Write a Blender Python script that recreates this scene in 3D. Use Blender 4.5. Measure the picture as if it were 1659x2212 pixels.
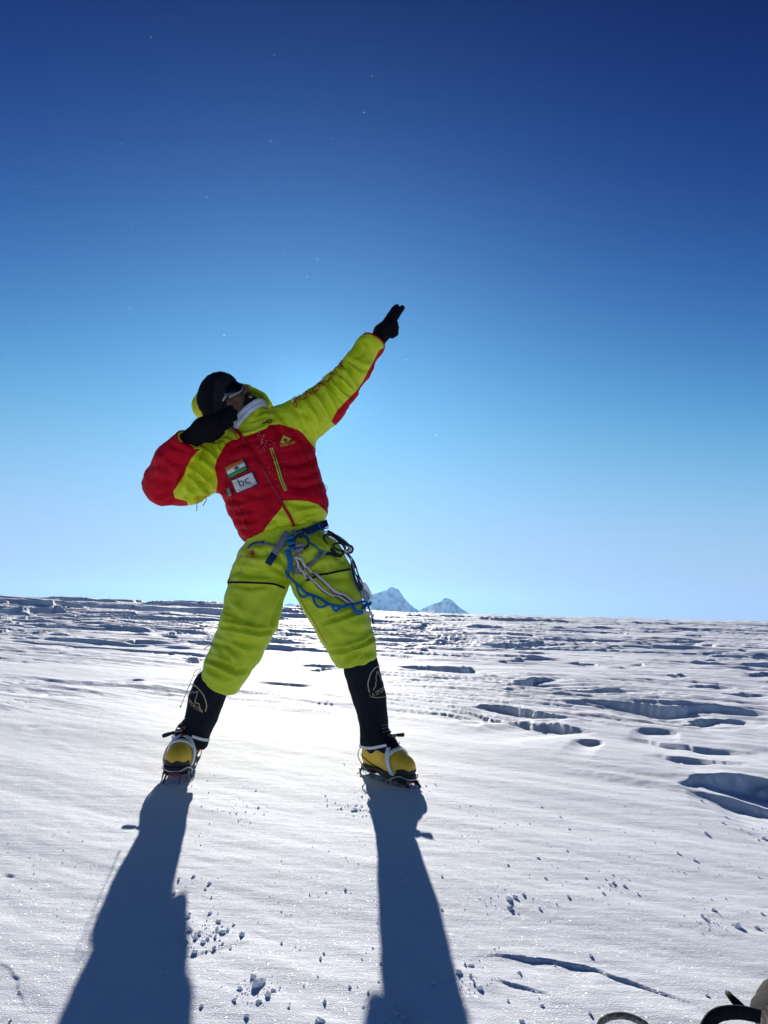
import bpy, bmesh, math, random
import numpy as np
from mathutils import Vector, Matrix
from mathutils.bvhtree import BVHTree

for _o in list(bpy.data.objects):
    bpy.data.objects.remove(_o, do_unlink=True)
scene = bpy.context.scene
COL = scene.collection

# ------------------------------------------------------------------ camera
F_PX, CX, CY = 1534.0, 829.5, 1106.0          # focal length and centre, in 1659 x 2212 photo pixels
PITCH, ROLL, CAM_H = math.radians(8.31), math.radians(1.6), 0.64
_u = np.array([0, -math.sin(PITCH), math.cos(PITCH)])
_f = np.array([0, math.cos(PITCH), math.sin(PITCH)])
_x = np.array([1.0, 0, 0])
CR = math.cos(ROLL) * _x + math.sin(ROLL) * _u
CU = -math.sin(ROLL) * _x + math.cos(ROLL) * _u
CF = _f
CPOS = np.array([0, 0, CAM_H])
cam_d = bpy.data.cameras.new('camera')
cam_d.sensor_fit = 'VERTICAL'
cam_d.sensor_height = 34.6
cam_d.lens = 34.6 * F_PX / 2212.0
cam_d.clip_start, cam_d.clip_end = 0.02, 90000
cam = bpy.data.objects.new('camera', cam_d)
COL.objects.link(cam)
cam.matrix_world = Matrix(((CR[0], CU[0], -CF[0], CPOS[0]), (CR[1], CU[1], -CF[1], CPOS[1]),
                           (CR[2], CU[2], -CF[2], CPOS[2]), (0, 0, 0, 1)))
scene.camera = cam


def ray(x, y):
    d = CF + CR * ((x - CX) / F_PX) - CU * ((y - CY) / F_PX)
    return d


def at(x, y, Y):
    """photo position (1659 wide) and distance Y in front of the camera -> point in the place"""
    d = ray(x, y)
    return CPOS + d * (Y / d[1])


SLOPE, FOOT_Y = 0.038, 2.95


def base_z(Y):
    """the snow falls gently from the climber toward the camera"""
    t = np.clip((np.asarray(Y, float) - FOOT_Y) / 4.0, -1, 1)
    return SLOPE * 4.0 * np.where(t < 0, t, t - t ** 2 / 2)


_YS = np.geomspace(0.7, 75, 6000)
_ZS = base_z(_YS) + 0.84 * np.clip((_YS - 6) / 64, 0, 1) ** 2 * (3 - 2 * np.clip((_YS - 6) / 64, 0, 1))


def on_ground(x, y):
    """where the line of sight through a photo point meets the smooth snow dome"""
    d = ray(x, y)
    zr = CAM_H + d[2] / d[1] * _YS
    k = np.nonzero(zr < _ZS)[0]
    Y = _YS[k[0]] if len(k) else 62.0
    p = CPOS + d * (Y / d[1])
    return p


def project(P):
    q = np.asarray(P) - CPOS
    w = q @ CF
    return np.stack([CX + F_PX * (q @ CR) / w, CY - F_PX * (q @ CU) / w], -1)


# ------------------------------------------------------------------ sky, sun, exposure
SUN_DIR = ray(672, 860)
SUN_DIR = SUN_DIR / np.linalg.norm(SUN_DIR)
SUN_EL = math.asin(SUN_DIR[2])
SUN_AZ = math.atan2(SUN_DIR[0], SUN_DIR[1])     # clockwise from +Y
world = bpy.data.worlds.new('World')
scene.world = world
world.use_nodes = True
nt = world.node_tree
nt.nodes.clear()
N = nt.nodes.new
wout, wbg, wsky = N('ShaderNodeOutputWorld'), N('ShaderNodeBackground'), N('ShaderNodeTexSky')
wsky.sky_type = 'NISHITA'
wsky.sun_disc = False
wsky.sun_elevation = SUN_EL
wsky.sun_rotation = SUN_AZ
wsky.altitude = 8000
wsky.air_density = 1.0
wsky.dust_density = 0.2
wsky.ozone_density = 6.0
wtc, wsep, wmax, wcomb = N('ShaderNodeTexCoord'), N('ShaderNodeSeparateXYZ'), N('ShaderNodeMath'), N('ShaderNodeCombineXYZ')
wmax.operation = 'MAXIMUM'
wmax.inputs[1].default_value = 0.004
nt.links.new(wtc.outputs['Generated'], wsep.inputs[0])
nt.links.new(wsep.outputs[2], wmax.inputs[0])
nt.links.new(wsep.outputs[0], wcomb.inputs[0])
nt.links.new(wsep.outputs[1], wcomb.inputs[1])
nt.links.new(wmax.outputs[0], wcomb.inputs[2])
nt.links.new(wcomb.outputs[0], wsky.inputs['Vector'])
# clear high-altitude air: the whole sky dome gets more contrast and a soft shoulder, channel by channel
def wmath(op, a, b=None):
    n = N('ShaderNodeMath')
    n.operation = op
    for i, v in enumerate((a, b)):
        if v is None:
            continue
        if isinstance(v, (int, float)):
            n.inputs[i].default_value = v
        else:
            nt.links.new(v, n.inputs[i])
    return n.outputs[0]


SKY_REF, SKY_STRENGTH = 0.1, 0.061
wsrgb, wcrgb = N('ShaderNodeSeparateColor'), N('ShaderNodeCombineColor')
nt.links.new(wsky.outputs[0], wsrgb.inputs[0])
for _i, (_g, _A, _M) in enumerate(((4.0, 24000.0, 0.42), (4.0, 2150.0, 0.60), (3.1, 40.0, 0.90))):
    _p = wmath('MULTIPLY', wmath('POWER', wmath('MULTIPLY', wsrgb.outputs[_i], SKY_REF), _g), _A)
    _q = wmath('DIVIDE', _p, wmath('ADD', wmath('MULTIPLY', _p, 1.0 / _M), 1.0))
    nt.links.new(wmath('MULTIPLY', _q, 1.0 / SKY_REF), wcrgb.inputs[_i])
# the bright ring of scattered light round the sun, and the sun's own disc
wdot = N('ShaderNodeVectorMath')
wdot.operation = 'DOT_PRODUCT'
wdot.inputs[1].default_value = tuple(SUN_DIR)
wnrm = N('ShaderNodeVectorMath')
wnrm.operation = 'NORMALIZE'
nt.links.new(wtc.outputs['Generated'], wnrm.inputs[0])
nt.links.new(wnrm.outputs[0], wdot.inputs[0])
wclamp = wmath('MAXIMUM', wdot.outputs['Value'], 0.0)
aur = wmath('ADD', wmath('MULTIPLY', wmath('POWER', wclamp, 22.0), 1.4), wmath('MULTIPLY', wmath('POWER', wclamp, 500.0), 1.5))
disc = wmath('MULTIPLY', wmath('GREATER_THAN', wdot.outputs['Value'], math.cos(math.radians(0.30))), 260.0)
wadd = N('ShaderNodeMix')
wadd.data_type, wadd.blend_type = 'RGBA', 'ADD'
wadd.inputs[0].default_value = 1.0
wcol = N('ShaderNodeVectorMath')
wcol.operation = 'SCALE'
wcol.inputs[0].default_value = (0.26, 0.62, 0.86)
nt.links.new(wmath('ADD', aur, disc), wcol.inputs['Scale'])
nt.links.new(wcrgb.outputs[0], wadd.inputs['A'])
nt.links.new(wcol.outputs[0], wadd.inputs['B'])
nt.links.new(wadd.outputs['Result'], wbg.inputs['Color'])
wbg.inputs['Strength'].default_value = SKY_STRENGTH
nt.links.new(wbg.outputs[0], wout.inputs['Surface'])

sun_d = bpy.data.lights.new('sun', 'SUN')
sun_d.energy = 5.0
sun_d.angle = math.radians(0.53)
sun_d.color = (1.0, 0.95, 0.88)
sun = bpy.data.objects.new('sun', sun_d)
COL.objects.link(sun)
sun.rotation_euler = Vector(-SUN_DIR).to_track_quat('-Z', 'Y').to_euler()
sun.location = (0, 0, 30)

scene.view_settings.view_transform = 'Standard'
scene.view_settings.look = 'None'
scene.view_settings.exposure = 0.7
scene.view_settings.gamma = 1.0
scene.cycles.use_denoising = True
scene.cycles.max_bounces = 8
scene.cycles.volume_bounces = 0
scene.cycles.sample_clamp_indirect = 8


# ------------------------------------------------------------------ helpers
def hash3(ix, iy, iz, seed):
    h = (ix.astype(np.int64) * 374761393 + iy.astype(np.int64) * 668265263 + iz.astype(np.int64) * 2147483647 + seed * 974711) & 0xFFFFFFFF
    h = ((h ^ (h >> 13)) * 1274126177) & 0xFFFFFFFF
    h = ((h ^ (h >> 16)) * 2246822519) & 0xFFFFFFFF
    return ((h ^ (h >> 15)) & 0xFFFFFF) / float(0xFFFFFF)


def noise2(x, y, seed=0):
    """gradient-like smooth noise, about -1..1"""
    x, y = np.asarray(x, float), np.asarray(y, float)
    ix, iy = np.floor(x), np.floor(y)
    fx, fy = x - ix, y - iy
    z = np.zeros_like(ix)
    u, v = fx * fx * fx * (fx * (fx * 6 - 15) + 10), fy * fy * fy * (fy * (fy * 6 - 15) + 10)

    def g(dx, dy):
        a = hash3(ix + dx, iy + dy, z, seed) * 6.2831853
        return np.cos(a) * (fx - dx) + np.sin(a) * (fy - dy)
    a, b, c, d = g(0, 0), g(1, 0), g(0, 1), g(1, 1)
    return 1.4 * ((a * (1 - u) + b * u) * (1 - v) + (c * (1 - u) + d * u) * v)


def noise3(p, seed=0):
    p = np.asarray(p, float)
    i = np.floor(p)
    f = p - i
    w = f * f * (3 - 2 * f)
    r = 0
    for dx in (0, 1):
        for dy in (0, 1):
            for dz in (0, 1):
                h = hash3(i[..., 0] + dx, i[..., 1] + dy, i[..., 2] + dz, seed)
                r = r + h * (w[..., 0] if dx else 1 - w[..., 0]) * (w[..., 1] if dy else 1 - w[..., 1]) * (w[..., 2] if dz else 1 - w[..., 2])
    return r * 2 - 1


def sstep(a, b, x):
    t = np.clip((x - a) / (b - a), 0, 1)
    return t * t * (3 - 2 * t)


def mesh_obj(name, V, Fc, mat=None, parent=None, smooth=True, mats=None, midx=None):
    """Fc: (n,3) or (n,4) int array, or a list of polygons"""
    me = bpy.data.meshes.new(name)
    V = np.asarray(V, np.float32)
    if isinstance(Fc, np.ndarray):
        k = Fc.shape[1]
        me.vertices.add(len(V))
        me.vertices.foreach_set('co', V.ravel())
        me.loops.add(Fc.size)
        me.loops.foreach_set('vertex_index', Fc.astype(np.int32).ravel())
        me.polygons.add(len(Fc))
        me.polygons.foreach_set('loop_start', np.arange(len(Fc), dtype=np.int32) * k)
        me.update(calc_edges=True)
    else:
        me.from_pydata([tuple(map(float, v)) for v in V], [], [tuple(int(i) for i in f) for f in Fc])
        me.update()
    me.validate()
    for m in (mats or ([mat] if mat else [])):
        me.materials.append(m)
    if midx is not None:
        me.polygons.foreach_set('material_index', np.asarray(midx, np.int32))
    me.polygons.foreach_set('use_smooth', np.full(len(me.polygons), smooth))
    o = bpy.data.objects.new(name, me)
    COL.objects.link(o)
    if parent is not None:
        o.parent = parent
        o.matrix_parent_inverse = Matrix.Translation(parent.matrix_world.translation).inverted()
    return o


def empty(name, loc=(0, 0, 0), parent=None):
    o = bpy.data.objects.new(name, None)
    COL.objects.link(o)
    o.empty_display_size = 0.1
    o.location = loc
    o.matrix_world = Matrix.Translation(loc)
    return o


def tag(o, label=None, cat=None, group=None, kind=None):
    for k, v in (('label', label), ('category', cat), ('group', group), ('kind', kind)):
        if v:
            o[k] = v
    return o


def material(name, color, rough=0.6, metal=0.0, spec=0.5, bump=None, vary=0.0, vary_scale=40.0, sheen=0.0, coat=0.0, crumple=None):
    """procedural Principled material with optional colour variation and fine relief"""
    m = bpy.data.materials.new(name)
    m.use_nodes = True
    t = m.node_tree
    b = t.nodes['Principled BSDF']
    b.inputs['Base Color'].default_value = (*color, 1)
    b.inputs['Roughness'].default_value = rough
    b.inputs['Metallic'].default_value = metal
    b.inputs['Specular IOR Level'].default_value = spec
    b.inputs['Sheen Weight'].default_value = sheen
    b.inputs['Coat Weight'].default_value = coat
    tc = t.nodes.new('ShaderNodeTexCoord')
    if vary:
        n = t.nodes.new('ShaderNodeTexNoise')
        n.inputs['Scale'].default_value = vary_scale
        n.inputs['Detail'].default_value = 4
        t.links.new(tc.outputs['Object'], n.inputs['Vector'])
        r = t.nodes.new('ShaderNodeMapRange')
        r.inputs['From Min'].default_value, r.inputs['From Max'].default_value = 0.3, 0.7
        r.inputs['To Min'].default_value, r.inputs['To Max'].default_value = 1 - vary, 1 + vary
        t.links.new(n.outputs['Fac'], r.inputs['Value'])
        v = t.nodes.new('ShaderNodeVectorMath')
        v.operation = 'SCALE'
        v.inputs[0].default_value = color
        t.links.new(r.outputs[0], v.inputs['Scale'])
        t.links.new(v.outputs[0], b.inputs['Base Color'])
    if bump:
        n = t.nodes.new('ShaderNodeTexNoise')
        n.inputs['Scale'].default_value = bump[0]
        n.inputs['Detail'].default_value = bump[2] if len(bump) > 2 else 5
        t.links.new(tc.outputs['Object'], n.inputs['Vector'])
        u = t.nodes.new('ShaderNodeBump')
        u.inputs['Strength'].default_value = bump[1]
        u.inputs['Distance'].default_value = 0.01
        t.links.new(n.outputs['Fac'], u.inputs['Height'])
        t.links.new(u.outputs[0], b.inputs['Normal'])
    if crumple:
        # sharp little creases of thin cloth: ridged noise
        wv = t.nodes.new('ShaderNodeTexNoise')
        wv.inputs['Scale'].default_value = crumple[0]
        wv.inputs['Detail'].default_value = 3
        wv.inputs['Distortion'].default_value = 1.2
        t.links.new(tc.outputs['Object'], wv.inputs['Vector'])
        sb = t.nodes.new('ShaderNodeMath')
        sb.operation = 'SUBTRACT'
        sb.inputs[1].default_value = 0.5
        t.links.new(wv.outputs['Fac'], sb.inputs[0])
        ab = t.nodes.new('ShaderNodeMath')
        ab.operation = 'ABSOLUTE'
        t.links.new(sb.outputs[0], ab.inputs[0])
        u2 = t.nodes.new('ShaderNodeBump')
        u2.inputs['Strength'].default_value = crumple[1]
        u2.inputs['Distance'].default_value = 0.02
        t.links.new(ab.outputs[0], u2.inputs['Height'])
        if bump:
            t.links.new(u.outputs[0], u2.inputs['Normal'])
        t.links.new(u2.outputs[0], b.inputs['Normal'])
    return m


# ------------------------------------------------------------------ snow
def snow_material(name='wind_packed_snow', through=0.0):
    m = bpy.data.materials.new(name)
    m.use_nodes = True
    t = m.node_tree
    b = t.nodes['Principled BSDF']
    b.inputs['Base Color'].default_value = (0.83, 0.87, 0.94, 1)
    b.inputs['Roughness'].default_value = 0.74
    b.inputs['Specular IOR Level'].default_value = 0.045
    tc = t.nodes.new('ShaderNodeTexCoord')

    def noise(scale, detail, vec=None, rough=0.6):
        n = t.nodes.new('ShaderNodeTexNoise')
        n.inputs['Scale'].default_value = scale
        n.inputs['Detail'].default_value = detail
        n.inputs['Roughness'].default_value = rough
        t.links.new(vec or tc.outputs['Object'], n.inputs['Vector'])
        return n.outputs['Fac']
    # fine grains, wind streaks
    mp = t.nodes.new('ShaderNodeMapping')
    mp.inputs['Rotation'].default_value = (0, 0, math.radians(-28))
    mp.inputs['Scale'].default_value = (0.7, 5.0, 2.0)
    t.links.new(tc.outputs['Object'], mp.inputs['Vector'])
    streak = noise(5.0, 6, mp.outputs[0])
    grain = noise(420.0, 2)
    lump = noise(38.0, 5)

    def bump(h, s, d, prev=None):
        u = t.nodes.new('ShaderNodeBump')
        u.inputs['Strength'].default_value = s
        u.inputs['Distance'].default_value = d
        t.links.new(h, u.inputs['Height'])
        if prev:
            t.links.new(prev, u.inputs['Normal'])
        return u.outputs[0]
    b1 = bump(streak, 0.25, 0.014)
    b2 = bump(lump, 0.16, 0.012, b1)
    b3 = bump(grain, 0.6, 0.003, b2)
    t.links.new(b3, b.inputs['Normal'])
    # single flat crystals that flash in the sun
    vo = t.nodes.new('ShaderNodeTexVoronoi')
    vo.inputs['Scale'].default_value = 600.0
    t.links.new(tc.outputs['Object'], vo.inputs['Vector'])
    sub = t.nodes.new('ShaderNodeVectorMath')
    sub.operation = 'SUBTRACT'
    sub.inputs[1].default_value = (0.5, 0.5, 0.5)
    t.links.new(vo.outputs['Color'], sub.inputs[0])
    sc = t.nodes.new('ShaderNodeVectorMath')
    sc.operation = 'SCALE'
    sc.inputs['Scale'].default_value = 1.5
    t.links.new(sub.outputs[0], sc.inputs[0])
    geo = t.nodes.new('ShaderNodeNewGeometry')
    add = t.nodes.new('ShaderNodeVectorMath')
    t.links.new(geo.outputs['Normal'], add.inputs[0])
    t.links.new(sc.outputs[0], add.inputs[1])
    nn = t.nodes.new('ShaderNodeVectorMath')
    nn.operation = 'NORMALIZE'
    t.links.new(add.outputs[0], nn.inputs[0])
    gl = t.nodes.new('ShaderNodeBsdfGlossy')
    gl.inputs['Color'].default_value = (0.95, 0.97, 1, 1)
    gl.inputs['Roughness'].default_value = 0.22
    t.links.new(nn.outputs[0], gl.inputs['Normal'])
    mx = t.nodes.new('ShaderNodeMixShader')
    mx.inputs[0].default_value = 0.006
    t.links.new(b.outputs[0], mx.inputs[1])
    t.links.new(gl.outputs[0], mx.inputs[2])
    last = mx.outputs[0]
    if through:                                   # small lumps let the sun glow through
        tr = t.nodes.new('ShaderNodeBsdfTranslucent')
        tr.inputs['Color'].default_value = (0.85, 0.9, 0.97, 1)
        m2 = t.nodes.new('ShaderNodeMixShader')
        m2.inputs[0].default_value = through
        t.links.new(last, m2.inputs[1])
        t.links.new(tr.outputs[0], m2.inputs[2])
        last = m2.outputs[0]
    t.links.new(last, t.nodes['Material Output'].inputs['Surface'])
    return m


M_SNOW = snow_material()
M_LUMP = snow_material('loose_snow', 0.42)
WIND = math.radians(28)          # ridges run to the left and a little away


def wind_uv(x, y):
    c, s = math.cos(WIND), math.sin(WIND)
    return x * c - y * s, x * s + y * c          # along, across


def terrace(n, k, sharp):
    t = n * k
    i = np.floor(t)
    fr = t - i
    return (i + sstep(0.5 - sharp, 0.5 + sharp, fr)) / k


# lips of wind-cut steps, traced: [(x, y) photo points], drop in metres, length of the hollow toward the camera
LIPS = [
    ([(1462, 1690), (1500, 1678), (1560, 1680), (1610, 1684), (1680, 1690), (1760, 1700)], 0.085, 0.34),
    ([(1480, 1700), (1560, 1712), (1640, 1722), (1760, 1730)], 0.05, 0.20),
    ([(998, 1528), (1040, 1524), (1090, 1530), (1130, 1536), (1170, 1546), (1230, 1556)], 0.07, 0.35),
    ([(1110, 1550), (1170, 1562), (1230, 1570), (1296, 1580)], 0.07, 0.3),
    ([(1030, 1534), (1060, 1545), (1110, 1556)], 0.03, 0.2),
    ([(1205, 1516), (1260, 1512), (1330, 1516), (1400, 1524), (1450, 1530), (1540, 1532), (1659, 1540)], 0.105, 0.6),
    ([(1090, 1480), (1140, 1472), (1190, 1466), (1230, 1468), (1260, 1476)], 0.11, 0.6),
    ([(1060, 1486), (1140, 1482), (1230, 1490), (1330, 1490), (1420, 1498)], 0.06, 0.4),
    ([(860, 1444), (900, 1442), (960, 1450), (1010, 1448), (1022, 1440)], 0.11, 0.8),
    ([(1240, 1598), (1280, 1600), (1310, 1606)], 0.04, 0.2),
    ([(1365, 1574), (1420, 1574), (1470, 1584)], 0.04, 0.25),
    ([(1330, 1588), (1400, 1596), (1470, 1608), (1560, 1618), (1660, 1622)], 0.03, 0.2),
    ([(1380, 1632), (1450, 1640), (1530, 1648), (1620, 1652)], 0.025, 0.2),
    ([(1440, 1560), (1500, 1548), (1560, 1550), (1660, 1556)], 0.05, 0.3),
    ([(-60, 1338), (40, 1336), (120, 1334), (200, 1338), (250, 1344)], 0.45, 6.0),
    ([(60, 1322), (160, 1320), (240, 1322), (330, 1326), (400, 1332)], 0.7, 8.0),
    ([(-40, 1352), (60, 1350), (130, 1354)], 0.14, 1.0),
    ([(-40, 1366), (50, 1362), (90, 1364)], 0.08, 0.8),
    ([(225, 1391), (280, 1388), (330, 1389), (385, 1392)], 0.11, 1.0),
    ([(330, 1372), (390, 1368), (430, 1368), (480, 1374)], 0.09, 1.0),
    ([(395, 1434), (420, 1424), (445, 1420)], 0.09, 0.6),
    ([(530, 1477), (580, 1476), (640, 1480), (700, 1485)], 0.03, 0.3),
    ([(1020, 1398), (1090, 1394), (1180, 1394), (1240, 1400)], 0.16, 1.6),
    ([(800, 1352), (860, 1350), (940, 1354), (1010, 1362)], 0.25, 3.0),
    ([(640, 1436), (700, 1438), (740, 1442)], 0.05, 0.5),
    ([(740, 1444), (690, 1442), (660, 1446)], 0.04, 0.4),
    ([(925, 1380), (950, 1379), (975, 1384)], 0.10, 1.0), ([(830, 1354), (950, 1350), (1080, 1360)], 0.16, 2.5), ([(1180, 1363), (1225, 1359), (1270, 1361)], 0.12, 2.0), ([(1305, 1367), (1335, 1367), (1365, 1374)], 0.10, 1.6),
    ([(1450, 1376), (1520, 1373), (1590, 1380)], 0.14, 2.0), ([(1065, 1434), (1140, 1424), (1185, 1424), (1235, 1427)], 0.06, 0.5), ([(1230, 1434), (1270, 1433), (1310, 1437)], 0.05, 0.5), ([(1365, 1435), (1380, 1433), (1397, 1437)], 0.06, 0.5),
    ([(1305, 1442), (1340, 1440), (1370, 1441)], 0.03, 0.4), ([(1440, 1392), (1460, 1390), (1480, 1394)], 0.08, 0.9), ([(1500, 1392), (1520, 1390), (1545, 1396)], 0.09, 0.9), ([(1445, 1464), (1470, 1457), (1490, 1458)], 0.05, 0.4),
    ([(1605, 1462), (1640, 1457), (1690, 1459)], 0.06, 0.5), ([(1515, 1434), (1545, 1428), (1570, 1427)], 0.05, 0.5), ([(995, 1552), (1020, 1551), (1050, 1557)], 0.025, 0.2), ([(1280, 1408), (1330, 1405), (1400, 1408)], 0.05, 0.6),
    ([(1100, 1410), (1160, 1408), (1220, 1412)], 0.04, 0.6), ([(1560, 1410), (1620, 1407), (1680, 1411)], 0.06, 0.8), ([(880, 1408), (930, 1405), (990, 1409)], 0.05, 0.7), ([(1480, 1484), (1540, 1480), (1610, 1486)], 0.04, 0.4),
    ([(1560, 1504), (1610, 1500), (1670, 1504)], 0.05, 0.4), ([(830, 1420), (860, 1418), (900, 1424)], 0.04, 0.5), ([(20, 1330), (117, 1324), (190, 1325), (258, 1329)], 0.5, 6.0), ([(243, 1338), (290, 1335), (328, 1338)], 0.25, 3.0),
    ([(270, 1324), (310, 1321), (355, 1324)], 0.35, 5.0), ([(322, 1412), (337, 1410), (352, 1411)], 0.03, 0.3), ([(357, 1409), (370, 1408), (384, 1410)], 0.04, 0.4), ([(393, 1414), (412, 1411), (434, 1412)], 0.05, 0.5),
    ([(287, 1465), (300, 1465), (316, 1470)], 0.03, 0.25), ([(97, 1500), (106, 1498), (115, 1500)], 0.015, 0.15), ([(100, 1400), (150, 1398), (200, 1402)], 0.02, 0.4), ([(400, 1336), (440, 1333), (475, 1336)], 0.25, 3.0),
    ([(45, 1574), (75, 1571), (108, 1570)], 0.012, 0.10),
    ([(0, 1893), (20, 1890), (36, 1896)], 0.006, 0.05),
    ([(1020, 2062), (1060, 2056), (1120, 2062), (1200, 2072), (1290, 2094), (1380, 2126), (1450, 2152), (1520, 2176)], 0.0085, 0.07),
    ([(300, 2098), (340, 2092), (390, 2072), (440, 2056), (500, 2040), (560, 2026)], 0.003, 0.04),
    ([(1060, 2105), (1130, 2125), (1200, 2150)], 0.005, 0.10),
    ([(-40, 2085), (10, 2090), (40, 2120), (60, 2160), (70, 2190)], 0.003, 0.12),
]


def lip_field(x, y, pts_px, drop, length, seed):
    P = np.array([on_ground(a, b)[:2] for a, b in pts_px])
    # resample
    seg = np.linalg.norm(np.diff(P, axis=0), axis=1)
    s = np.r_[0, np.cumsum(seg)]
    L = s[-1]
    n = max(12, len(pts_px) * 6)
    ss = np.linspace(0, L, n)
    Q = np.stack([np.interp(ss, s, P[:, 0]), np.interp(ss, s, P[:, 1])], 1)
    for _ in range(3):
        Q[1:-1] = 0.25 * Q[:-2] + 0.5 * Q[1:-1] + 0.25 * Q[2:]
    far_ = max(length, drop * 7.0) * 3.2 + 0.1
    lo, hi = Q.min(0) - far_, Q.max(0) + far_
    idx = np.nonzero((x > lo[0]) & (x < hi[0]) & (y > lo[1]) & (y < hi[1]))[0]
    out = np.zeros_like(x)
    if not len(idx):
        return out
    px, py = x[idx], y[idx]
    # frame along the lip: s runs along its chord, n points toward the camera
    es = Q[-1] - Q[0]
    L = np.linalg.norm(es)
    es = es / L
    en = np.array([es[1], -es[0]])
    if en @ Q.mean(0) > 0:
        en = -en
    sk, nk = (Q - Q[0]) @ es, (Q - Q[0]) @ en
    order = np.argsort(sk)
    sp = (px - Q[0, 0]) * es[0] + (py - Q[0, 1]) * es[1]
    d = (px - Q[0, 0]) * en[0] + (py - Q[0, 1]) * en[1] - np.interp(sp, sk[order], nk[order])
    tt = np.clip(sp / L, 0, 1)
    d = d + noise2(px / (length * 1.2), py / (length * 1.2), seed) * length * 0.12 + noise2(px / (length * .2), py / (length * .2), seed + 1) * length * 0.035
    lu, lv = wind_uv(px, py)
    d = d + noise2(lu * 1.2 / length, lv * 4.5 / length, seed + 2) * length * (0.22 if drop > 0.02 else 0.05)
    w = np.clip(np.sin(np.pi * np.clip(tt, 0.001, 0.999)), 0, 1) ** 1.0 * (0.78 + 0.5 * noise2(tt * min(L / length * 1.3, 6.0), tt * 0 + seed, seed + 3))
    edge = max(0.006, drop * 0.40)
    rec = max(length, drop * 7.0)                       # the floor climbs back gently, no wall on the near side
    f = np.where(d > 0, -sstep(0, edge, d) * np.exp(-(np.maximum(d, 0) / rec) ** 1.25), 0)
    f = f + 0.25 * np.exp(-np.abs(d) / (length * 0.6)) * np.where(d > 0, 1 - sstep(0, edge, d), 1)
    hollow = np.where(d > 0, sstep(0, edge, d) * np.exp(-(np.maximum(d, 0) / length) ** 1.6), 0)
    f = f + hollow * 0.14 * np.abs(noise2(lu * 1.6 / length, lv * 7.0 / length, seed + 4))
    out[idx] = f * w * drop
    return out


def snow_height(x, y):
    r = np.hypot(x, y)
    u, v = wind_uv(x, y)
    fwd = np.maximum(y, 0)
    z = base_z(np.where(y > 0, y, np.maximum(y, -1.0))) + 0.84 * sstep(6, 70, r)                                            # the summit dome, its brow a little above the eye
    far = np.maximum(r - 75, 0)
    z = z - 0.10 * far * sstep(0, 60, far) * np.exp(-far / 9000) - 500 * (1 - np.exp(-np.maximum(r - 200, 0) / 2500))
    z = z + 0.020 * noise2(u * 0.35, v * 0.9, 3) * sstep(1.2, 4, r) + 0.008 * noise2(u * 1.1, v * 2.4, 4)
    z = z + 0.0030 * noise2(u * 1.3 + 7, v * 9.0, 5) + 0.0012 * noise2(u * 9, v * 24, 6)
    warp = 0.7 * noise2(u * 0.22, v * 0.35, 11)
    near = sstep(4.6, 8.5, r + 1.1 * np.clip(x, -3, 3))
    mid = sstep(7, 14, r)
    back = sstep(14, 40, r)
    patch = sstep(-0.25, 0.4, noise2(u * .16, v * .33, 29) + 0.35 * mid + 0.2 * back)
    n1 = noise2(u * 0.32 + warp, v * 2.1 + warp, 21) + 0.35 * noise2(u * 0.9, v * 6.0, 22) + 0.12 * noise2(u * 5, v * 16, 23)
    z = z + near * (0.048 + 0.030 * mid) * terrace(n1, 2.8, 0.12) * patch
    n0 = noise2(u * 0.7 + warp * 2, v * 4.6 + warp, 71) + 0.4 * noise2(u * 1.8, v * 12.0, 72) + 0.15 * noise2(u * 6, v * 26.0, 73)
    z = z + sstep(2.9, 4.6, r + 0.5 * np.clip(x, -2, 2)) * (1 - 0.8 * back) * 0.020 * terrace(n0, 3.0, 0.10) * sstep(-0.2, 0.3, noise2(u * .35, v * .8, 74))
    n2 = noise2(u * 0.10 + warp * .5, v * 0.75, 31) + 0.3 * noise2(u * 0.35, v * 2.6, 32) + 0.10 * noise2(u * 2, v * 7, 34)
    z = z + mid * 0.13 * terrace(n2, 1.9, 0.12) * sstep(-0.3, 0.4, noise2(u * .07, v * .14, 33) + 0.25)
    n3 = noise2(u * 0.045, v * 0.22 + warp * .3, 41) + 0.3 * noise2(u * 0.16, v * 0.9, 42) + 0.1 * noise2(u * .6, v * 3, 43)
    left = sstep(4, -9, x)
    z = z + back * (0.11 + 0.34 * left) * terrace(n3 + .2 * left, 1.7, 0.10)
    z = z + near * (1 - 0.5 * back) * 0.02 * np.abs(noise2(u * 1.1 + warp, v * 6.0, 51))
    for k, (pts, drop, length) in enumerate(LIPS):
        z = z + lip_field(x, y, pts, min(drop, 0.30) * 0.82, length * 0.85, 60 + k)
    return z


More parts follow.
